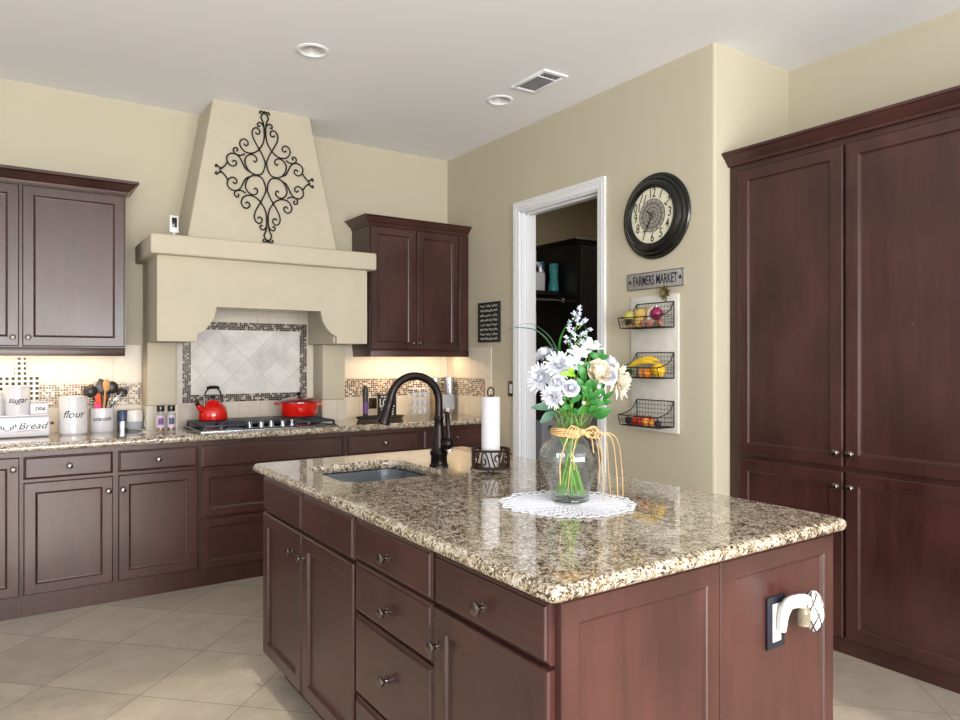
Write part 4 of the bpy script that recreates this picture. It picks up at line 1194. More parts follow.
kx, ky, kz = 1.150, 4.855, 0.960
kt = thing('kettle', (kx, ky, kz), 'red enamel kettle with black arched handle on the left of the cooktop', 'kettle')
mb = MB(); mb.lathe([(0.080, 0), (0.090, 0.004), (0.094, 0.020), (0.092, 0.050), (0.083, 0.078), (0.066, 0.100), (0.048, 0.113), (0.046, 0.116), (0.044, 0.120), (0.034, 0.129), (0.018, 0.134), (0, 0.135)], xf((kx, ky, kz)), 32)
mb.build('kettle_body', M['red'], kt)
sd = Vector((-0.90, -0.44, 0)).normalized()
c = Vector((kx, ky, kz))
mb = MB(); mb.tube(catmull([c + sd * 0.066 + UP * 0.055, c + sd * 0.100 + UP * 0.080, c + sd * 0.122 + UP * 0.110], 4), [0.024 - 0.0012 * i for i in range(9)], 14)
mb.build('spout', M['red'], kt)
mb = MB(); mb.tube([c + sd * 0.116 + UP * 0.104, c + sd * 0.128 + UP * 0.118], 0.0155, 12); mb.tube(catmull([c + sd * 0.12 + UP * .12, c + sd * .135 + UP * .135, c + sd * .150 + UP * .125], 3), 0.004, 8)
mb.build('spout_cap', M['black'], kt)
mb = MB(); mb.lathe([(0.008, 0), (0.008, 0.008), (0.017, 0.018), (0.018, 0.024), (0.012, 0.028), (0, 0.028)], xf((kx, ky, kz + 0.134)), 18); mb.build('lid_knob', M['black'], kt)
hp = []
for i in range(25):
    a = PI * (-0.05 + 1.10 * i / 24)
    sx_ = 0.070 * math.copysign(abs(math.cos(a)) ** 0.7, math.cos(a)); zz = 0.085 + 0.128 * max(0, math.sin(a)) ** 0.6 if math.sin(a) > 0 else 0.085
    hp.append(c + sd * sx_ * 1.0 + UP * zz)
mb = MB(); mb.tube(hp, 0.0055, 10); mb.build('handle', M['black'], kt)
mb = MB(); mb.tube([c + sd * 0.045 + UP * 0.213, c + sd * 0.02 + UP * 0.216, c - sd * 0.02 + UP * 0.216, c - sd * 0.045 + UP * 0.213], [0.009, 0.0115, 0.0115, 0.009], 12); mb.build('handle_grip', M['black'], kt)

dx, dy, dz = 1.727, 4.825, 0.960
dp = thing('dutch_oven', (dx, dy, dz), 'red enamel dutch oven with lid on the right of the cooktop', 'pot')
mb = MB(); mb.lathe([(0.105, 0), (0.118, 0.006), (0.130, 0.040), (0.135, 0.092), (0.139, 0.096), (0.139, 0.100), (0.128, 0.100), (0.124, 0.03), (0, 0.02)], xf((dx, dy, dz)), 40); mb.build('pot_body', M['red'], dp)
mb = MB(); mb.lathe([(0.141, 0.100), (0.141, 0.106), (0.130, 0.116), (0.100, 0.127), (0.060, 0.135), (0.02, 0.138), (0, 0.138)], xf((dx, dy, dz)), 40); ld = mb.build('lid', M['darkred'], dp)
mb = MB(); mb.lathe([(0.010, 0), (0.008, 0.012), (0.018, 0.024), (0.021, 0.030), (0.014, 0.034), (0, 0.034)], xf((dx, dy, dz + 0.137)), 18); mb.build('lid_knob', M['black'], ld)
for s in (1, -1):
    hd_ = RT * s; sdv = hd_.cross(UP)
    cc = Vector((dx, dy, dz + 0.090))
    mb = MB(); mb.tube(catmull([cc + hd_ * 0.130 + sdv * 0.038, cc + hd_ * 0.160 + sdv * 0.030, cc + hd_ * 0.168, cc + hd_ * 0.160 - sdv * 0.030, cc + hd_ * 0.130 - sdv * 0.038], 4), 0.0075, 10); mb.build('side_handle', M['red'], dp)

# ================================================================== left countertop items
def canister(x, y, r, h, text, label, ts, lid=True, z0=0.915, cat='canister', name='canister', tz=0.55, ang=0.0, shr=0.35):
    root = thing(name, (x, y, z0), label, cat)
    mb = MB(); mb.lathe([(r * .95, 0), (r, .006), (r, h - .004), (r * .98, h), (r * .9, h), (r * .88, h * 0.15), (0, h * 0.12)], xf((x, y, z0)), 40); b = mb.build('canister_body', M['ceramic'], root)
    if lid:
        mb = MB(); mb.lathe([(r * 1.01, h + .001), (r * 1.01, h + .010), (r * .7, h + .014), (0, h + .015)], xf((x, y, z0)), 40); mb.build('lid', M['ceramic'], root)
    if not text: return root
    mb = MB(); mb.text(text, ts, xf((x, y, z0), 0, 0, ang) @ Matrix.Rotation(R(90), 4, 'X') @ Matrix.Translation((0, h * tz, r)), depth=0.001, shear=shr, bend=r + 0.0003, m=None, bold=.0005)
    mb.build('lettering', M['ink'], b)
    return root
canister(0.345, 4.875, 0.077, 0.215, 'flour', 'tall white ceramic canister lettered flour', 0.060, ang=-0.06)
canister(0.505, 4.935, 0.067, 0.145, 'utensils', 'white ceramic crock lettered utensils, full of cooking tools', 0.036, lid=False, ang=-0.1)
bb = thing('bread_box', (0.0, 4.86, 0.915), 'low white bread box lettered Bread with dark script', 'bread box')
mb = MB(); mb.box(-0.30, 0.222, 4.79, 4.95, 0.915, 1.032, 0.010, 3); b = mb.build('box_body', M['ceramic'], bb)
mb = MB(); mb.box(-0.298, 0.220, 4.792, 4.948, 1.033, 1.0415, 0.003); mb.build('lid', M['ceramic'], bb)
mb = MB(); mb.text('Bread', 0.056, xf((0.135, 4.7895, 0.978)) @ Matrix.Rotation(R(90), 4, 'X'), 0.0015, 0.35, 1.05); mb.build('lettering', M['ink'], b)
mb = MB()
for s in (1, -1):
    mb.tube(catmull([(0.015, 4.7895, 0.955), (0.015 + s * 0.03, 4.7895, 0.968), (0.015 + s * 0.050, 4.7895, 0.985)], 5), 0.0012, 5)
    for k in range(3): leaf_mesh(mb, (0.015 + s * (.015 + .012 * k), 4.789, .962 + .007 * k), (0.015 + s * (.018 + .012 * k), 4.789, .982 + .008 * k), .0035, (0, -1, 0))
mb.tube(catmull([(0.06, 4.7895, 0.948), (0.11, 4.7895, 0.952), (0.17, 4.7895, 0.950)], 5), 0.0010, 5)
mb.build('sprig_motif', M['ink'], b)
mb = MB(); mb.lathe([(0.006, 0), (0.006, .01), (0.011, .016), (0.009, .022), (0, .024)], xf((0.222, 4.86, 0.985), 0, R(90)), 14); mb.build('knob', M['knob'], bb)
canister(0.065, 4.87, 0.063, 0.155, 'sugar', 'white canister lettered sugar, standing on the bread box', 0.046, z0=1.0415, ang=0.0)
tc = thing('canister', (0.17, 4.87, 1.0415), 'small white canister lettered tea, standing on the bread box', 'canister')
mb = MB(); mb.box(0.125, 0.217, 4.825, 4.915, 1.0415, 1.108, 0.008, 3); b = mb.build('canister_body', M['ceramic'], tc)
mb = MB(); mb.box(0.127, 0.215, 4.827, 4.913, 1.109, 1.116, 0.003); mb.build('lid', M['ceramic'], tc)
mb = MB(); mb.text('tea', 0.042, xf((0.172, 4.8245, 1.078)) @ Matrix.Rotation(R(90), 4, 'X'), 0.001, 0.35, bold=.0006); mb.build('lettering', M['ink'], b)
ct = canister(-0.045, 4.87, 0.042, 0.115, '', 'white canister at the left edge on the bread box', 0.02, z0=1.0415)
# checked board
mb = MB()
cpts = [(-0.20, 0.951), (0.175, 0.951), (0.175, 1.290), (0.115, 1.295), (0.110, 1.31), (0.108, 1.405), (0.052, 1.405), (0.050, 1.31), (0.045, 1.295), (-0.20, 1.290)]
mb.prism([(a, b - 0.035) for a, b in cpts], lambda u, v, a: (u, a, v), 4.998, 5.012)
mb.build('checked_board', M['check_w'], label='black and white checked cutting board leaning behind the sugar canister', cat='cutting board')

# utensils in the crock
UX, UY = 0.505, 4.935
def tool(name, label, base, tip, mat_h, r=0.005): 
    root = thing(name, (UX + base[0], UY + base[1], 0.945), label, 'utensil')
    b = Vector((UX + base[0], UY + base[1], 0.945)); t = Vector((UX + tip[0], UY + tip[1], tip[2]))
    mb = MB(); mb.tube([b, b.lerp(t, .5), t], r, 8); mb.build('handle', M[mat_h], root)
    return root, t, (t - b).normalized()
root, t_, d = tool('ladle', 'black round ladle leaning left out of the crock', (0.03, 0, 0), (-0.050, -0.03, 1.13), 'nylon')
mb = MB(); mb.ball(t_ + Vector((-0.016, -0.005, 0.035)), 0.040, (1, .7, .95), 20); mb.build('bowl', M['nylon'], root)
root, t_, d = tool('turner', 'wide black spatula tilted in the middle of the crock', (0.0, 0.02, 0), (0.0, 0.01, 1.16), 'nylon')
mb = MB(); mb.box(-.045, .045, -.003, .003, 0, .085, .003, T=xf((t_.x - .012, t_.y, t_.z - .012), 0, R(28), 0)); mb.build('blade', M['nylon'], root)
root, t_, d = tool('serving_spoon', 'black serving spoon with round bowl at the right of the crock', (-0.02, 0.02, 0), (0.045, 0.0, 1.15), 'nylon')
mb = MB(); mb.ball(t_ + Vector((0.010, -0.004, 0.035)), 0.036, (1, .45, 1.1), 20); mb.build('bowl', M['nylon'], root)
root, t_, d = tool('wooden_spoon', 'pale wooden spoon standing upright in the crock', (0.0, -0.02, 0), (0.016, -0.035, 1.17), 'wooden_spoon', .006)
mb = MB(); mb.ball(t_ + Vector((0.005, 0, 0.03)), 0.026, (.8, .3, 1.5), 16); mb.build('bowl', M['wooden_spoon'], root)
root, t_, d = tool('silicone_spatula', 'orange silicone spatula between the black tools', (-0.02, -0.01, 0), (-0.022, -0.03, 1.11), 'orange_sil')
mb = MB(); mb.box(-.017, .017, -.003, .003, 0, .06, .003, T=xf((t_.x, t_.y, t_.z - .02), 0, R(-6), 0)); mb.build('blade', M['orange_sil'], root)
root, t_, d = tool('silicone_brush', 'short pink silicone tool low at the front of the crock', (-0.01, -0.03, 0), (-0.026, -0.045, 1.07), 'pink_sil')
mb = MB(); mb.box(-.020, .020, -.006, .006, 0, .036, .005, T=xf((t_.x, t_.y, t_.z - .012), 0, R(-5), 0)); mb.build('blade', M['pink_sil'], root)
root, t_, d = tool('whisk', 'metal whisk leaning right out of the crock', (-0.03, -0.02, 0), (0.060, -0.025, 1.07), 'steel')
mb = MB()
for k in range(5):
    a = PI * k / 5; sx_ = Vector((math.cos(a), math.sin(a), 0)) * .022
    mb.tube(catmull([t_, t_ + d * .03 + sx_, t_ + d * .07 + sx_, t_ + d * .095, t_ + d * .07 - sx_, t_ + d * .03 - sx_, t_], 4), .001, 5)
mb.build('wires', M['steel'], root)
root, t_, d = tool('pasta_server', 'black slotted server tilted far right over the mosaic', (-0.03, 0.01, 0), (0.095, 0.0, 1.135), 'nylon')
mb = MB(); mb.ball(t_ + Vector((0.018, 0, 0.016)), 0.030, (1.1, .6, .9), 16)
for k in range(5): mb.tube([t_ + Vector((.00 + .010 * k, -.01, .03)), t_ + Vector((.004 + .012 * k, -.014, .052))], .003, 6)
mb.build('bowl', M['nylon'], root)
root, t_, d = tool('spatula', 'orange handled turner at the back right of the crock', (0.01, 0.03, 0), (0.030, 0.02, 1.15), 'orange_sil', .007)
mb = MB(); mb.ball(t_, .010); mb.build('handle_end', M['orange_sil'], root)

tn = thing('tin_can', (0.622, 4.955, 0.915), 'small navy and silver tin between the crock and the speaker', 'tin')
mb = MB(); mb.lathe([(.030, 0), (.030, .055), (.0295, .056)], xf((0.622, 4.955, 0.915)), 24); mb.build('can_base', M['steel'], tn)
mb = MB(); mb.lathe([(.0305, .056), (.0305, .118), (.027, .124), (0, .124)], xf((0.622, 4.955, 0.915)), 24); mb.build('can_top', M['navy'], tn)
spk = thing('smart_speaker', (0.690, 4.930, 0.915), 'rounded white and grey smart speaker beside the left pillar', 'speaker')
mb = MB(); mb.lathe([(.040, 0), (.046, .006), (.049, .030), (.047, .052)], xf((0.690, 4.930, 0.915)), 28, cap=True); mb.build('base', M['grey_plastic'], spk)
mb = MB(); mb.lathe([(.047, .053), (.046, .110), (.042, .122), (.034, .127), (0, .128)], xf((0.690, 4.930, 0.915)), 28); mb.build('top_shell', M['white'], spk)
mb = MB(); mb.tube(catmull([(0.735, 4.90, .93), (0.752, 4.875, .955), (0.745, 4.865, .975), (0.735, 4.875, .96), (0.742, 4.86, .935), (0.748, 4.85, .918), (0.72, 4.86, .9175), (0.700, 4.88, .9185)], 5), .0022, 6)
mb.build('power_cord', M['white'], spk)
for x, lb in ((0.800, 'clear spice jar with black lid and purple label, left of the pair'), (0.862, 'clear spice jar with black lid and pale label, right of the pair')):
    j = thing('spice_jar', (x, 4.690, 0.915), lb, 'spice jar')
    y = 4.69
    mb = MB(); mb.lathe([(.023, 0), (.025, .004), (.025, .112), (.019, .124), (.019, .130), (.017, .130), (.0225, .110), (.0225, .006), (0, .006)], xf((x, y, .915)), 24, cap=False); mb.build('glass_jar', M['glass'], j, smooth=1.0)
    mb = MB(); mb.lathe([(.0215, .007), (.0215, .09), (0, .09)], xf((x, y, .915)), 20); mb.build('contents', M['shallot'], j)
    mb = MB(); mb.lathe([(.0215, .1255), (.0225, .128), (.0225, .158), (.0205, .163), (0, .163)], xf((x, y, .915)), 24); mb.build('lid', M['black'], j)
    mb = MB(); mb.lathe([(.0254, .025), (.0258, .025), (.0258, .102), (.0254, .102)], xf((x, y, .915)), 24, cap=False); lb_ = mb.build('jar_label', M['spice'], j)
    mb = MB(); mb.lathe([(.0260, .045), (.0263, .045), (.0263, .085), (.0260, .085)], xf((x, y, .915)), 24, cap=False, a0=R(230), a1=R(300)); mb.build('label_patch', M['spice2'] if x < .83 else M['navy'], lb_)

# ================================================================== right countertop items
tr = thing('serving_tray', (2.36, 4.86, 0.915), 'low dark oval tray right of the hood pillar', 'tray')
def ell(cx, cy, rx, ry, prof, z0, n=36):
    V = []; F = []
    for s_, z in prof:
        for i in range(n):
            a = 2 * PI * i / n; V.append((cx + rx * s_ * math.cos(a), cy + ry * s_ * math.sin(a), z0 + z))
    for k in range(len(prof) - 1):
        for i in range(n):
            j = (i + 1) % n; F.append((k * n + i, k * n + j, (k + 1) * n + j, (k + 1) * n + i))
    F.append(tuple(range(n - 1, -1, -1))); F.append(tuple((len(prof) - 1) * n + i for i in range(n)))
    return V, F
V, F = ell(2.37, 4.84, .20, .085, [(.9, 0), (.97, .004), (1, .016), (.98, .017), (.93, .007), (.5, .006)], .915)
mb = MB(); mb.raw(V, F); mb.build('tray_dish', M['nylon'], tr)
bt = thing('bottle', (2.255, 4.860, 0.922), 'tall slim black bottle with purple label by the right pillar', 'bottle')
mb = MB(); mb.lathe([(.019, 0), (.020, .004), (.020, .120), (.020, .215), (.017, .232), (.012, .238), (0, .240)], xf((2.255, 4.86, .922)), 22); mb.build('bottle_body', M['nylon'], bt)
mb = MB(); mb.lathe([(.0203, .03), (.0206, .03), (.0206, .115), (.0203, .115)], xf((2.255, 4.86, .922)), 22, cap=False); mb.build('label_band', M['spice2'], bt)
for i, (x, y) in enumerate(((2.36, 4.85), (2.385, 4.845))):
    mb = MB(); mb.lathe([(.010, 0), (.013, .006), (.008, .014), (.007, .03), (.010, .04), (.006, .048), (0, .05)], xf((x, y, .9225 + 0)), 14)
    mb.build('pepper_mill', M['bronze'], label=('small dark figurine on the tray, left one', 'small dark figurine on the tray, right one')[i], cat='figurine')
ls = thing('block_sign', (2.455, 4.90, 0.915), 'black framed block sign reading LOVE standing behind the tap', 'sign')
Tl = xf((2.455, 4.90, 0.915), 0, 0, R(0))
mb = MB(); mb.box(-.075, .075, -.014, .014, 0, .178, .002, T=Tl, m=M['chalk']); b = mb.build('sign_block', None, ls)
mb = MB()
def tx(s_, size, x, z, wx=1.0, bold=0.0): mb.text(s_, size, Tl @ Matrix.Translation((x, -.0145, z)) @ Matrix.Rotation(R(90), 4, 'X'), .001, 0, wx, None, bold=bold)
tx('LOVE', .090, -.006, .108, .60, .002)
for zz, n_ in ((.160, 5), (.062, 4), (.042, 5), (.022, 4)):
    for k in range(n_):
        wk = .11 / n_
        mb.box(-.058 + k * wk * 1.06, -.058 + k * wk * 1.06 + wk * .75, -.0150, -.0142, zz - .005, zz + .005, T=Tl)
mb.build('lettering', M['chalkmark'], b)
rk = thing('tiered_rack', (2.72, 4.87, 0.915), 'small white three-tier rack holding glassware beside the sign', 'rack')
mb = MB()
for z in (.02, .085, .150, .215):
    mb.tube([(2.72 + .085 * math.cos(a), 4.87 + .06 * math.sin(a), .915 + z) for a in [2 * PI * i / 28 for i in range(28)]], .003, 6, closed=True)
    V, F = ell(2.72, 4.87, .083, .058, [(1, 0), (1, .003)], .915 + z - .002); mb.raw(V, F)
for a in (0.6, 2.5, 3.8, 5.6): mb.tube([(2.72 + .085 * math.cos(a), 4.87 + .06 * math.sin(a), .9155), (2.72 + .085 * math.cos(a), 4.87 + .06 * math.sin(a), 1.14)], .003, 6)
mb.build('shelves', M['ceramic'], rk)
k = 0
for z in (.938, 1.003, 1.068):
    for x in (2.675, 2.72, 2.765):
        mb = MB(); mb.lathe([(.012, 0), (.019, .010), (.021, .030), (.020, .032), (.017, .012), (0, .006)], xf((x, 4.86, z)), 16)
        mb.build('small_cup', M['ceramic'], label='small white cup on the tiered rack', cat='cup', group='small cups on the tiered rack')
for x, y, h_, lb in ((2.905, 4.93, .270, 'tall glass canister with metal lid in the corner, left one'), (3.020, 4.90, .275, 'tall steel canister in the corner, right one')):
    r_ = .038
    g_ = thing('tall_canister', (x, y, .915), lb, 'canister')
    if x < 3:
        mb = MB(); mb.lathe([(r_ * .95, 0), (r_, .004), (r_, h_), (r_ - .003, h_), (r_ - .003, .008), (0, .008)], xf((x, y, .915)), 28, cap=False); mb.build('jar_body', M['glass'], g_, smooth=1.0)
        mb = MB(); mb.lathe([(r_ - .004, .009), (r_ - .004, .16), (0, .16)], xf((x, y, .915)), 24); mb.build('contents', M['wooden_spoon'], g_)
    else:
        mb = MB(); mb.lathe([(r_ * .95, 0), (r_, .004), (r_, h_), (0, h_)], xf((x, y, .915)), 28); mb.build('jar_body', M['steel'], g_)
    mb = MB(); mb.lathe([(r_ + .002, h_ + .001), (r_ + .002, h_ + .025), (r_ * .7, h_ + .028), (0, h_ + .028)], xf((x, y, .915)), 28); mb.build('lid', M['steel'], g_)
tb = thing('tablet_display', (2.935, 4.80, 0.915), 'grey square display on a small stand in the back corner', 'display')
Tb = xf((2.945, 4.80, 0.915), R(-4), 0, R(-12))
mb = MB(); mb.box(-.058, .058, -.006, .006, .045, .165, .003, T=Tb); mb.build('panel', M['grey_plastic'], tb)
mb = MB(); mb.box(-.030, .030, -.02, .02, 0.0, .006, .001, T=xf((2.935, 4.80, 0.9155), 0, 0, R(-12))); mb.box(-.012, .012, -.008, .006, .004, .06, T=Tb); mb.build('stand', M['white'], tb)
oo = thing('power_outlet', (2.42, YB - .009, 1.00), 'dark bronze outlet plate on the tiles behind the sign', 'outlet')
mb = MB(); mb.box(2.360, 2.430, YB - .0135, YB - .0090, .975, 1.06, .002); mb.build('cover_plate', M['bronzeplate'], oo)
mb = MB(); mb.tube(catmull([(2.39, 5.02, 1.0), (2.36, 5.0, 1.0), (2.32, 4.97, .965), (2.30, 4.95, .93), (2.26, 4.94, .919)], 5), .002, 6); mb.build('plugged_cord', M['nylon'], oo)

# ================================================================== things on the right wall
ckx = thing('wall_clock', (XR, 2.752, 2.18), 'large round black framed wall clock with cream dial above the market sign', 'clock')
Tc = Matrix.Translation((XR, 2.752, 2.18)) @ Matrix.Rotation(R(-90), 4, 'Z') @ Matrix.Rotation(R(90), 4, 'X')  # local x -> -Y? see check
# local frame: +z out of wall (-X), +y up, +x to the right as seen (-Y)
Tc = Matrix(((0, 0, -1, XR), (-1, 0, 0, 2.752), (0, 1, 0, 2.18), (0, 0, 0, 1)))
mb = MB(); mb.lathe([(0.235, 0), (0.244, 0.002), (0.246, 0.010), (0.241, 0.018), (0.229, 0.020), (0.228, 0.018), (0.225, 0.026), (0.217, 0.032), (0.207, 0.033), (0.206, 0.030), (0.202, 0.041), (0.190, 0.049), (0.174, 0.050), (0.170, 0.046), (0.164, 0.048), (0.157, 0.044), (0.157, 0.034)], Tc, 64, cap=False); mb.build('frame', M['clockframe'], ckx, smooth=0.4)
mb = MB(); mb.lathe([(0.158, 0.034), (0.158, 0.038), (0, 0.038)], Tc, 48); dl = mb.build('dial', M['clockface'], ckx)
for h_ in range(12):
    a = PI / 2 - 2 * PI * h_ / 12
    mb = MB()
    mb.text(str(h_ or 12), 0.076, Tc @ Matrix.Translation((0.126 * math.cos(a), 0.126 * math.sin(a), 0.0388)) @ Matrix.Rotation((a - PI / 2) * (0.6 if h_ in (0, 1, 11, 2, 10) else 0), 4, 'Z'), 0.001, 0.1, 0.72, bold=.0005)
    mb.build('numeral', M['dialink'], dl)

mb = MB(); mb.lathe([(0.094, 0.0385), (0.094, 0.0395), (0, 0.0395)], Tc, 40, m=M['medallion'])
for r in (0.094, 0.070, 0.046, 0.024):
    mb.tube([(r * math.cos(a), r * math.sin(a), 0.0398) for a in [2 * PI * i / 40 for i in range(40)]], 0.0016, 5, closed=True, T=Tc, m=M['dialink'])
for k in range(16):
    a = 2 * PI * k / 16
    mb.tube([(0.010 * math.cos(a), 0.010 * math.sin(a), 0.0398), (0.05 * math.cos(a + .2), 0.05 * math.sin(a + .2), .0398), (0.092 * math.cos(a), 0.092 * math.sin(a), 0.0398)], 0.0012, 5, T=Tc, m=M['dialink'])
    mb.tube([(0.070 * math.cos(a) + .010 * math.cos(b), .070 * math.sin(a) + .010 * math.sin(b), .0398) for b in [2 * PI * i / 10 for i in range(10)]], 0.0010, 4, closed=True, T=Tc, m=M['dialink'])
mb.build('medallion', None, dl)
def hand(a, L, wd, nm):
    mb = MB(); T = Tc @ Matrix.Rotation(a, 4, 'Z')
    mb.prism([(-.02, 0), (0, -wd * .5), (L * .6, -wd), (L, 0), (L * .6, wd), (0, wd * .5)], lambda u, v, q: T @ Vector((u, v, q)), .0415, .0430); mb.build(nm, M['iron'], ckx)
hand(R(140), .062, .004, 'hour_hand'); hand(R(-118), .108, .0045, 'minute_hand')

sg = thing('market_sign', (XR, 2.758, 1.767), 'grey wooden sign reading FARMERS MARKET between the clock and the baskets', 'sign')
mb = MB(); mb.box(XR - .012, XR - .0005, 2.552, 2.965, 1.768, 1.864, .001, m=M['signgrey']); sb = mb.build('sign_board', None, sg)
Ts = lambda y, z: Matrix(((0, 0, -1, XR - .0125), (-1, 0, 0, y), (0, 1, 0, z), (0, 0, 0, 1)))
mb = MB(); mb.text('FARMERS MARKET', .078, Ts(2.7585, 1.815), .001, 0, .515, bold=.0012); mb.build('lettering', M['ink'], sb)
mb = MB()
for y in (2.945, 2.572):
    pts = [((.016 if i % 2 == 0 else .0065) * math.cos(PI / 2 + PI * i / 5), (.016 if i % 2 == 0 else .0065) * math.sin(PI / 2 + PI * i / 5)) for i in range(10)]
    mb.prism(pts, lambda u, v, q: Ts(y, 1.816) @ Vector((u, v, q)), 0, .001)
mb.build('star_marks', M['ink'], sb)
mb = MB()
for y0, y1, z0, z1 in ((2.552, 2.965, 1.768, 1.771), (2.552, 2.965, 1.861, 1.864), (2.552, 2.555, 1.768, 1.864), (2.962, 2.965, 1.768, 1.864)): mb.box(XR - .0135, XR - .012, y0, y1, z0, z1)
mb.build('sign_border', M['chalk'], sb)

mb = MB(); mb.box(XR - .016, XR - .0005, 2.585, 2.935, .950, 1.727, .002)
board = mb.build('mounting_board', M['board'], label='tall whitewashed board fixed to the wall behind the wire baskets', cat='board')

def basket_obj(zb, label):
    root = thing('wire_basket', (XR - .017, 2.755, zb), label, 'basket')
    y0, y1 = 2.610, 2.885; fy0, fy1 = 2.605, 2.895
    xb, xf_ = XR - .020, 2.925
    zt = zb + .143; zf = zb + .058; xbot = 2.945
    w_ = .0028
    mb = MB()
    L = [[(xb, y0, zt), (xb, y1, zt)], [(xb, y0, zb), (xb, y1, zb)], [(xb, y0, zt), (xb, y0, zb)], [(xb, y1, zt), (xb, y1, zb)], [(xf_, fy0, zf), (xf_, fy1, zf)], [(xbot, fy0, zb), (xbot, fy1, zb)], [(xf_, fy0, zf), (xbot, fy0, zb)], [(xf_, fy1, zf), (xbot, fy1, zb)], [(xb, y0, zb), (xbot, fy0, zb)], [(xb, y1, zb), (xbot, fy1, zb)]]
    for l in L: mb.tube(l, w_, 6)
    side = lambda y, fy: catmull([(xb, y, zt), (xb - .035, y + (fy - y) * .3, zt - .050), (xb - .085, y + (fy - y) * .6, zf + .012), (xf_, fy, zf)], 5)
    S0 = side(y0, fy0); S1 = side(y1, fy1)
    for S in (S0, S1): mb.tube(S, w_, 6)
    mb.build('basket_frame', M['iron'], root)
    mb = MB(); f = .0011
    for i in range(1, 12):
        y = y0 + (y1 - y0) * i / 12; fy = fy0 + (fy1 - fy0) * i / 12
        mb.tube([(xb, y, zt), (xb, y, zb), (xbot, fy, zb), (xf_, fy, zf)], f, 4)
    for i in range(1, 6):
        z = zb + (zt - zb) * i / 6; mb.tube([(xb, y0, z), (xb, y1, z)], f, 4)
    for i in range(1, 5):
        x = xb + (xbot - xb) * i / 5; mb.tube([(x, y0, zb), (x, y1, zb)], f, 4)
    for i in range(1, 3):
        t = i / 3; mb.tube([(xbot + (xf_ - xbot) * t, fy0, zb + (zf - zb) * t), (xbot + (xf_ - xbot) * t, fy1, zb + (zf - zb) * t)], f, 4)
    for S, y, fy in ((S0, y0, fy0), (S1, y1, fy1)):
        for k in (3, 6, 9, 12):
            p = S[k]; mb.tube([p, (p[0] if p[0] > xbot else xbot, y + (fy - y) * .5, zb)], f, 4)
        for z in (zb + .03, zb + .058): mb.tube([(xb, y, z), (xbot - (z - zb) * .3, fy, z)], f, 4)
    mb.build('wire_mesh', M['iron'], root)
    mb = MB(); mb.box(xf_ - .0035, xf_ - .0015, 2.785, 2.830, zb + .020, zb + .050, .0005, T=None); mb.build('name_tag', M['chalk'], root)
    return root
basket_obj(1.540, 'black wire basket at the top, holding potatoes and onions')
basket_obj(1.257, 'black wire basket in the middle, holding bananas and citrus')
basket_obj(.985, 'black wire basket at the bottom, holding small red fruit')
def veg(name, label, cat, pos, r, sc, m, rz=0.0, extra=None, group=None):
    mb = MB(); mb.ball((0, 0, 0), r, sc, 18)
    for v in mb.bm.verts:
        v.co *= 1 + .03 * math.sin(9 * v.co.x / r + 2) * math.cos(7 * v.co.z / r)
    T = xf(pos, 0, 0, rz)
    for v in mb.bm.verts: v.co = T @ v.co
    if extra:
        root = thing(name, (pos[0], pos[1], pos[2] - r * sc[2]), label, cat, group)
        mb.build('flesh', M[m], root)
        extra(root, pos, r * sc[2]); return root
    return mb.build(name, M[m], label=label, cat=cat, group=group)
def stalk(mt): 
    def f(root, pos, h):
        mb = MB(); mb.tube([(pos[0], pos[1], pos[2] + h * .95), (pos[0] + .002, pos[1], pos[2] + h + .010)], [.004, .002], 6); mb.build('stalk', M[mt], root)
    return f
z1b = 1.543
veg('squash', 'rounded yellow-green squash at the left of the top basket', 'vegetable', (2.985, 2.860, z1b + .050), .040, (1, .95, 1.2), 'squash', extra=stalk('olive'))
veg('potato', 'yellow potato standing tall in the top basket', 'vegetable', (3.000, 2.790, z1b + .075), .034, (.9, 1.1, 1.0), 'potato')
veg('potato', 'brown-yellow potato low at the front of the top basket', 'vegetable', (2.975, 2.778, z1b + .030), .030, (1, 1.1, 1), 'potato')
veg('potato', 'yellow potato leaning back in the top basket', 'vegetable', (3.030, 2.750, z1b + .090), .028, (.9, 1.2, .9), 'potato')
veg('garlic_bulb', 'white garlic bulb in the middle of the top basket', 'vegetable', (3.010, 2.715, z1b + .072), .030, (1, 1, 1.1), 'garlic', extra=stalk('garlic'))
veg('garlic_bulb', 'white garlic bulb low in the top basket', 'vegetable', (2.990, 2.715, z1b + .028), .026, (1, 1, .95), 'garlic', extra=stalk('garlic'))
veg('red_onion', 'shiny purple red onion at the right of the top basket', 'vegetable', (2.985, 2.660, z1b + .072), .037, (1, 1, .95), 'redonion', extra=stalk('garlic'))
for i, (y, x, m_) in enumerate(((2.838, 2.96, 'shallot'), (2.740, 2.965, 'shallot'), (2.690, 2.965, 'shallot'), (2.640, 2.985, 'shallot'))):
    veg('shallot', 'small brown shallot on the bottom of the top basket', 'vegetable', (x, y, z1b + .020), .019, (1, 1.2, .9), m_, group='shallots in the top basket')
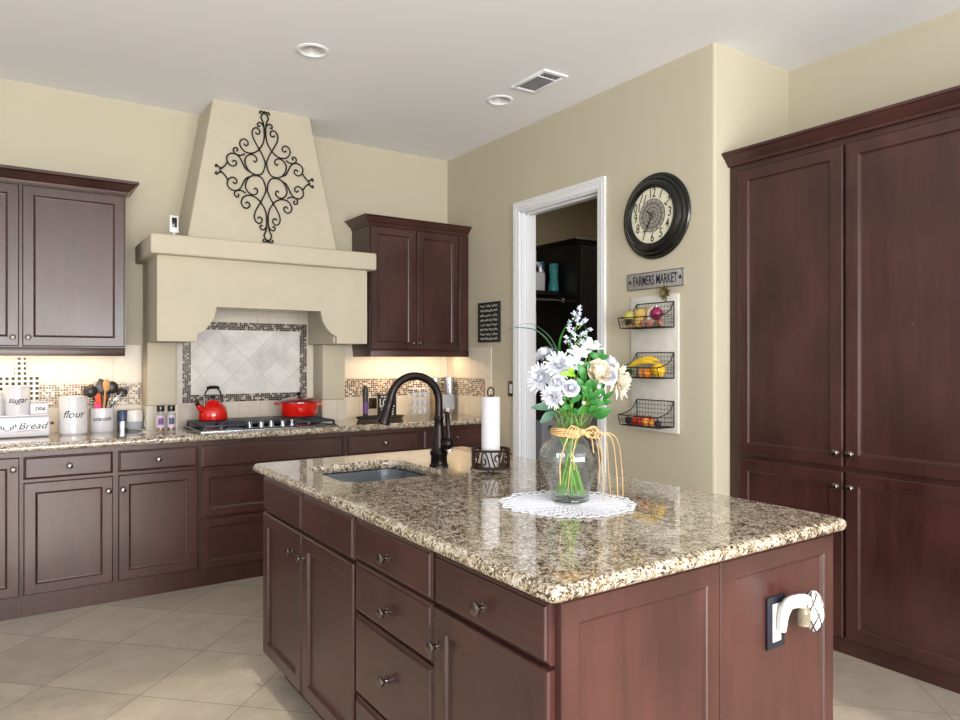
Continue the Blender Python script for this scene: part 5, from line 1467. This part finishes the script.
# olive leaf rosette standing on the onion side
root = thing('leaf_rosette', (3.055, 2.660, 1.683), 'olive brown leafy ornament above the top basket', 'ornament')
for k in range(9):
    a = -1.2 + 5.5 * k / 8
    mb = MB(); c = Vector((3.062, 2.658, 1.735))
    leaf_mesh(mb, c - Vector((.002 * (k % 2), 0, 0)), c + Vector((-.012 - .004 * (k % 3), .042 * math.cos(a), .046 * math.sin(a))), .013, (-1, 0, 0)); mb.build('leaf', M['olive'], root)
mb = MB(); mb.tube([(3.062, 2.658, 1.735), (3.060, 2.658, 1.684)], .004, 8); mb.build('stalk', M['olive'], root)
z2b = 1.260
def banana(off, lift, label):
    mb = MB(); P_ = []
    for i in range(13):
        t = i / 12
        P_.append((2.965 + off * .6, 2.835 - .190 * t, z2b + .062 + lift + .022 * math.sin(PI * t * .9) + .012 * t))
    mb.tube(P_, [.004, .010, .014, .0165, .0175, .0175, .0175, .017, .0165, .015, .012, .006, .004], 8)
    mb.build('banana', M['banana'], label=label, cat='fruit')
banana(-.02, 0, 'yellow banana at the front of the middle basket'); banana(.04, .012, 'yellow banana behind the front one in the middle basket')
veg('lime', 'green lime at the left of the middle basket', 'fruit', (2.975, 2.860, z2b + .030), .027, (1, 1.15, 1), 'lime')
for y, x, z, lb in ((2.755, 2.97, .026, 'small orange at the front left of the middle basket'), (2.715, 2.97, .026, 'small orange at the front centre of the middle basket'), (2.735, 3.02, .028, 'orange behind the two front ones in the middle basket')):
    def stk(root, pos, h, x=x):
        if x < 3:
            mb = MB(); mb.box(pos[0] - .0275, pos[0] - .0255, pos[1] - .006, pos[1] + .006, pos[2] - .002, pos[2] + .012); mb.build('sticker', M['blue_sticker'], root)
    veg('orange_fruit', lb, 'fruit', (x, y, z2b + z), .025, (1, 1, 1), 'orange', extra=stk)
veg('grapefruit', 'large yellow grapefruit at the right of the middle basket', 'fruit', (2.990, 2.650, z2b + .042), .040, (1, 1, .98), 'lemon')
z3b = .988
for i, (x, y, r_, m_, nm, lb) in enumerate(((2.97, 2.855, .022, 'plum', 'plum', 'dark plum at the left of the bottom basket'), (2.975, 2.812, .024, 'apple', 'apple', 'red apple left of centre in the bottom basket'), (3.02, 2.795, .026, 'apple', 'apple', 'red apple at the back left of the bottom basket'), (2.97, 2.765, .023, 'apple', 'apple', 'red apple in the middle of the bottom basket'), (2.968, 2.722, .024, 'peach', 'peach', 'orange peach in the middle of the bottom basket'), (3.015, 2.735, .026, 'apple', 'apple', 'red apple at the back centre of the bottom basket'), (2.970, 2.678, .021, 'peach', 'peach', 'small orange peach right of centre in the bottom basket'), (2.970, 2.636, .020, 'plum', 'plum', 'dark plum at the right of the bottom basket'))):
    veg(nm, lb, 'fruit', (x, y, z3b + r_), r_, (1, 1, .95), m_, extra=stalk('olive'))

cs = thing('chalkboard_sign', (XR, 4.41, 1.49), 'small black wall sign with white script beside the corner cabinet', 'sign')
mb = MB(); mb.box(XR - .020, XR - .0005, 4.271, 4.552, 1.493, 1.800, .002); b = mb.build('sign_board', M['chalk'], cs)
mb = MB()
random.seed(5)
for row, (z, nn) in enumerate(((1.770, 3), (1.735, 4), (1.698, 3), (1.662, 4), (1.625, 3), (1.590, 4), (1.553, 3), (1.520, 4))):
    for k in range(nn):
        y = 4.525 - (k + .5) * .24 / nn
        wv = .24 / nn * .42
        pth = [Vector((XR - .0208, y + wv * (1 - 2 * t / 7.0), z + .012 * math.sin(t * 2.1 + row + k) * (1 if t % 2 else .5))) for t in range(8)]
        mb.tube(catmull(pth, 3), .0014, 4)
mb.build('chalk_script', M['chalkmark'], b)
sw = thing('light_switch', (XR, 4.137, 1.09), 'dark bronze light switch plate left of the doorway', 'switch')
mb = MB(); mb.box(XR - .006, XR - .0005, 4.098, 4.176, 1.088, 1.203, .002); mb.build('cover_plate', M['bronzeplate'], sw)
mb = MB(); mb.box(XR - .010, XR - .0055, 4.121, 4.153, 1.112, 1.178, .002); mb.build('rocker', M['ceramic'], sw)
ot = thing('power_outlet', (XR, 4.145, .605), 'tan outlet plate low on the wall left of the doorway', 'outlet')
mb = MB(); mb.box(XR - .006, XR - .0005, 4.108, 4.180, .600, .690, .002); mb.build('cover_plate', M['wooden_spoon'], ot)
mb = MB(); mb.box(XR - .009, XR - .0055, 4.128, 4.160, .620, .670, .002); mb.build('receptacle', M['bronzeplate'], ot)

# ================================================================== pantry
XP = 3.215
pn = thing('pantry_cabinet', (3.48, 1.7, 0), 'tall dark cherry pantry cabinet with four doors in the alcove', 'pantry cabinet')
mb = MB(); mb.box(XP, XA - .001, 0.35, YE - .001, 0.0, 2.39); mb.build('cabinet_body', M['wood'], pn)
fP = west(XP)
for (u0, u1, ku) in ((1.734, 2.294, 1.762), (1.160, 1.722, 1.695), (0.58, 1.148, .61)):
    door(pn, fP, u0, u1, 0.866, 2.352, (ku, 0.930), fw=.058, big=1.15)
    door(pn, fP, u0, u1, 0.078, 0.843, (ku, 0.775), fw=.058, big=1.15)
# crown running along Y
prof = [(0, 0), (0.006, 0.0), (0.010, 0.012), (0.016, 0.016), (0.030, 0.034), (0.044, 0.046), (0.048, 0.052), (0.056, 0.055), (0.056, 0.068), (0, 0.068)]
mb = MB(); z0 = 2.384; y1 = YE - .002
V = []; F = []; n = len(prof)
for yy in (0.35, 1):
    for p_, z in prof:
        V.append((XP - .015 - p_, yy if yy == 0.35 else y1 + (p_ * .6 if p_ else 0) * 0, z0 + z))
for i in range(n - 1): F.append((i, i + 1, n + i + 1, n + i))
F += [(n - 1, 0, n, 2 * n - 1), tuple(range(n)), tuple(range(2 * n - 1, n - 1, -1))]
mb.raw(V, F); mb.box(XP - .015, XP + .1, .35, y1, z0, z0 + .068); mb.build('crown_moulding', M['woodh'], pn, smooth=.25)

# ================================================================== outlet + plug-in on the island end
PY = IY0 - .006
op = thing('power_outlet', (1.658, PY, .612), 'dark navy outlet plate on the island end panel', 'outlet')
mb = MB(); mb.box(1.620, 1.696, PY - .006, PY, .612, .747, .002, m=M['navyplate']); mb.build('cover_plate', None, op)
mb = MB(); mb.box(1.640, 1.676, PY - .008, PY - .006, .630, .728, .001); mb.build('receptacle', M['white'], op)
ai = thing('plug_in_air_freshener', (1.70, PY - .008, .66), 'white plug-in air freshener with oil bottle on the island outlet', 'air freshener')
mb = MB()
mb.tube(catmull([(1.662, PY - .018, .660), (1.662, PY - .022, .700), (1.672, PY - .030, .730), (1.695, PY - .045, .738), (1.705, PY - .050, .735)], 4), [.011, .012, .013, .0135, .014, .0145, .015, .015, .016, .016, .017, .017, .018, .018, .018, .018, .018], 14)
mb.ball((1.706, PY - .052, .744), .019, (1, 1, .6), 16)
mb.build('housing', M['white'], ai)
mb = MB(); mb.lathe([(.008, .0), (.016, .004), (.016, .035), (.012, .050), (.009, .056), (0, .056)], xf((1.706, PY - .052, .672)), 20); mb.build('oil_bottle', M['amberglass'], ai)
nl = thing('night_light', (1.765, PY - .050, .650), 'round patterned glass night light beside the air freshener', 'night light')
cN = Vector((1.752, PY - .052, .702))
mb = MB(); mb.tube([(1.716, PY - .050, .725), (1.745, PY - .050, .725)], .010, 12); mb.build('neck', M['white'], nl)
mb = MB(); mb.ball(cN, .040, (.64, .62, 1.36), 24); mb.build('shade', M['ceramic'], nl)
mb = MB()
for k in range(6):
    for s in (1, -1):
        mb.tube([cN + Vector((.0262 * math.cos(k * PI / 3 + s * 2.2 * t), .0254 * math.sin(k * PI / 3 + s * 2.2 * t), 0)) * math.cos((t - .5) * 2.4) + Vector((0, 0, .0550 * math.sin((t - .5) * 2.4))) for t in [i / 12 for i in range(13)]], .0016, 5)
mb.build('wire_lattice', M['knob'], nl)

# ================================================================== ceiling fixtures
for x, y, lb in ((1.380, 3.640, 'round recessed ceiling light nearer the hood, left one'), (2.640, 3.660, 'round recessed ceiling light beside the vent, right one')):
    r = thing('recessed_light', (x, y, ZC), lb, 'ceiling light')
    mb = MB(); mb.lathe([(.069, -.0005), (.086, -.0005), (.088, -.004), (.082, -.007), (.070, -.007), (.064, -.002), (.064, .0)], xf((x, y, ZC)), 36, cap=False); mb.build('trim_ring', M['ceil'], r)
    mb = MB(); mb.lathe([(.0665, .002), (.064, .012), (.052, .045), (.040, .050), (0, .050)], xf((x, y, ZC)), 32, cap=False); mb.build('lens', M['white'], r)
vt = thing('ceiling_vent', (2.655, 3.28, ZC), 'rectangular white ceiling air vent with dark louvres', 'vent')
mb = MB()
for a in ((2.565, 2.745, 3.12, 3.15), (2.565, 2.745, 3.41, 3.44), (2.565, 2.590, 3.15, 3.41), (2.720, 2.745, 3.15, 3.41), (2.59, 2.72, 3.205, 3.212)): mb.box(*a, ZC - .010, ZC - .0005, .002)
mb.build('vent_frame', M['ceil'], vt)
mb = MB(); mb.box(2.59, 2.72, 3.15, 3.41, ZC - .002, ZC - .0007); mb.build('vent_backing', M['vent_dark'], vt)
mb = MB()
for k in range(9):
    x = 2.597 + k * .0145
    mb.box(x - .005, x + .005, 3.215, 3.405, -.0006, .0006, T=Matrix.Translation((0, 0, ZC - .006)))
for k in range(5): mb.box(2.60 + .024 * k, 2.612 + .024 * k, 3.155, 3.20, ZC - .008, ZC - .006)
mb.build('louvres', M['grey_plastic'], vt)

# ================================================================== laundry room
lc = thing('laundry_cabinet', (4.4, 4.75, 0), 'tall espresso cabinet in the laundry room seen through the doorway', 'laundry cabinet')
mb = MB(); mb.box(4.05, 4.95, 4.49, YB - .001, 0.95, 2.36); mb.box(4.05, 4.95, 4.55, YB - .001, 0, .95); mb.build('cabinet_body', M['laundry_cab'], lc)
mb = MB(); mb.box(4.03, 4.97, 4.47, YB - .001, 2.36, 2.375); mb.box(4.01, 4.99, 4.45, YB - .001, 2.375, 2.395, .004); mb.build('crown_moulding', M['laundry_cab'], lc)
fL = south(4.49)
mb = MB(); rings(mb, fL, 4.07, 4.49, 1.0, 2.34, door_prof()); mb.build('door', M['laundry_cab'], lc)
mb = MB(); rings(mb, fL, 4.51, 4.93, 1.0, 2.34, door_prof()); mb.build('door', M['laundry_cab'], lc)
sh = thing('wall_shelf', (3.66, 4.85, 1.865), 'dark laundry shelf with a chrome hanging rod below', 'shelf')
mb = MB(); mb.box(3.225, 4.049, 4.66, YB - .001, 1.920, 1.951); mb.box(3.225, 4.049, 4.98, YB - .001, 1.785, 1.920); mb.build('shelf_board', M['laundry_cab'], sh)
mb = MB(); mb.tube([(3.225, 4.60, 1.867), (4.049, 4.60, 1.867)], .010, 10); mb.tube([(3.99, 4.60, 1.867), (3.99, 4.67, 1.921)], .005, 8); mb.tube([(3.99, 4.60, 1.850), (3.99, 4.60, 1.890)], .012, 8); mb.build('hanging_rod', M['steel'], sh)
dj = thing('detergent_jug', (3.86, 4.80, 1.952), 'pale white detergent jug with moulded handle on the laundry shelf', 'jug')
mb = MB(); mb.box(3.765, 3.925, 4.755, 4.845, 1.952, 2.125, .022, 3)
mb.tube(catmull([(3.80, 4.80, 2.105), (3.80, 4.80, 2.185), (3.84, 4.80, 2.200), (3.89, 4.80, 2.185), (3.905, 4.80, 2.115)], 4), .019, 10)
mb.build('jug_body', M['ceramic'], dj)
mb = MB(); mb.lathe([(.024, 0), (.024, .05), (.02, .055), (0, .055)], xf((3.815, 4.80, 2.190)), 16); mb.build('cap', M['grey_plastic'], dj)
bl = thing('detergent_bottle', (3.99, 4.90, 1.952), 'blue capped bottle at the back of the laundry shelf', 'bottle')
mb = MB(); mb.lathe([(.035, 0), (.038, .01), (.038, .18), (.025, .21), (.02, .22)], xf((3.99, 4.90, 1.952)), 20); mb.build('bottle_body', M['ceramic'], bl)
mb = MB(); mb.lathe([(.028, .22), (.03, .225), (.03, .285), (0, .29)], xf((3.99, 4.90, 1.952)), 20); mb.build('cap', M['blue_liquid'], bl)
tl = thing('softener_bottle', (3.993, 4.73, 1.952), 'clear teal bottle at the right end of the laundry shelf', 'bottle')
mb = MB(); mb.lathe([(.044, 0), (.048, .008), (.046, .05), (.036, .11), (.036, .14), (.042, .19), (.040, .205), (.034, .21)], xf((3.993, 4.73, 1.952)), 24); mb.build('bottle_body', M['teal'], tl)
mb = MB(); mb.lathe([(.040, .211), (.040, .245), (.036, .248), (0, .248)], xf((3.993, 4.73, 1.952)), 24); mb.build('cap', M['teal'], tl)
ws = thing('washing_machine', (3.72, 4.45, 0), 'pale grey washing machine in the laundry room behind the vase', 'washing machine')
mb = MB(); mb.box(3.39, 4.045, 4.15, 4.82, .01, .895, .012, 3); mb.build('machine_body', M['grey_plastic'], ws)
mb = MB(); mb.box(3.40, 4.035, 4.165, 4.81, .896, .918, .006); mb.build('lid', M['nylon'], ws)
mb = MB(); mb.lathe([(.20, 0), (.20, .012), (.17, .018), (.15, .010), (0, .010)], xf((3.72, 4.149, .50), R(90)), 32); mb.build('round_door', M['white'], ws)
mb = MB(); mb.lathe([(.020, 0), (.020, .012), (0, .014)], xf((3.47, 4.149, .835), R(90)), 20); mb.build('dial', M['nylon'], ws)
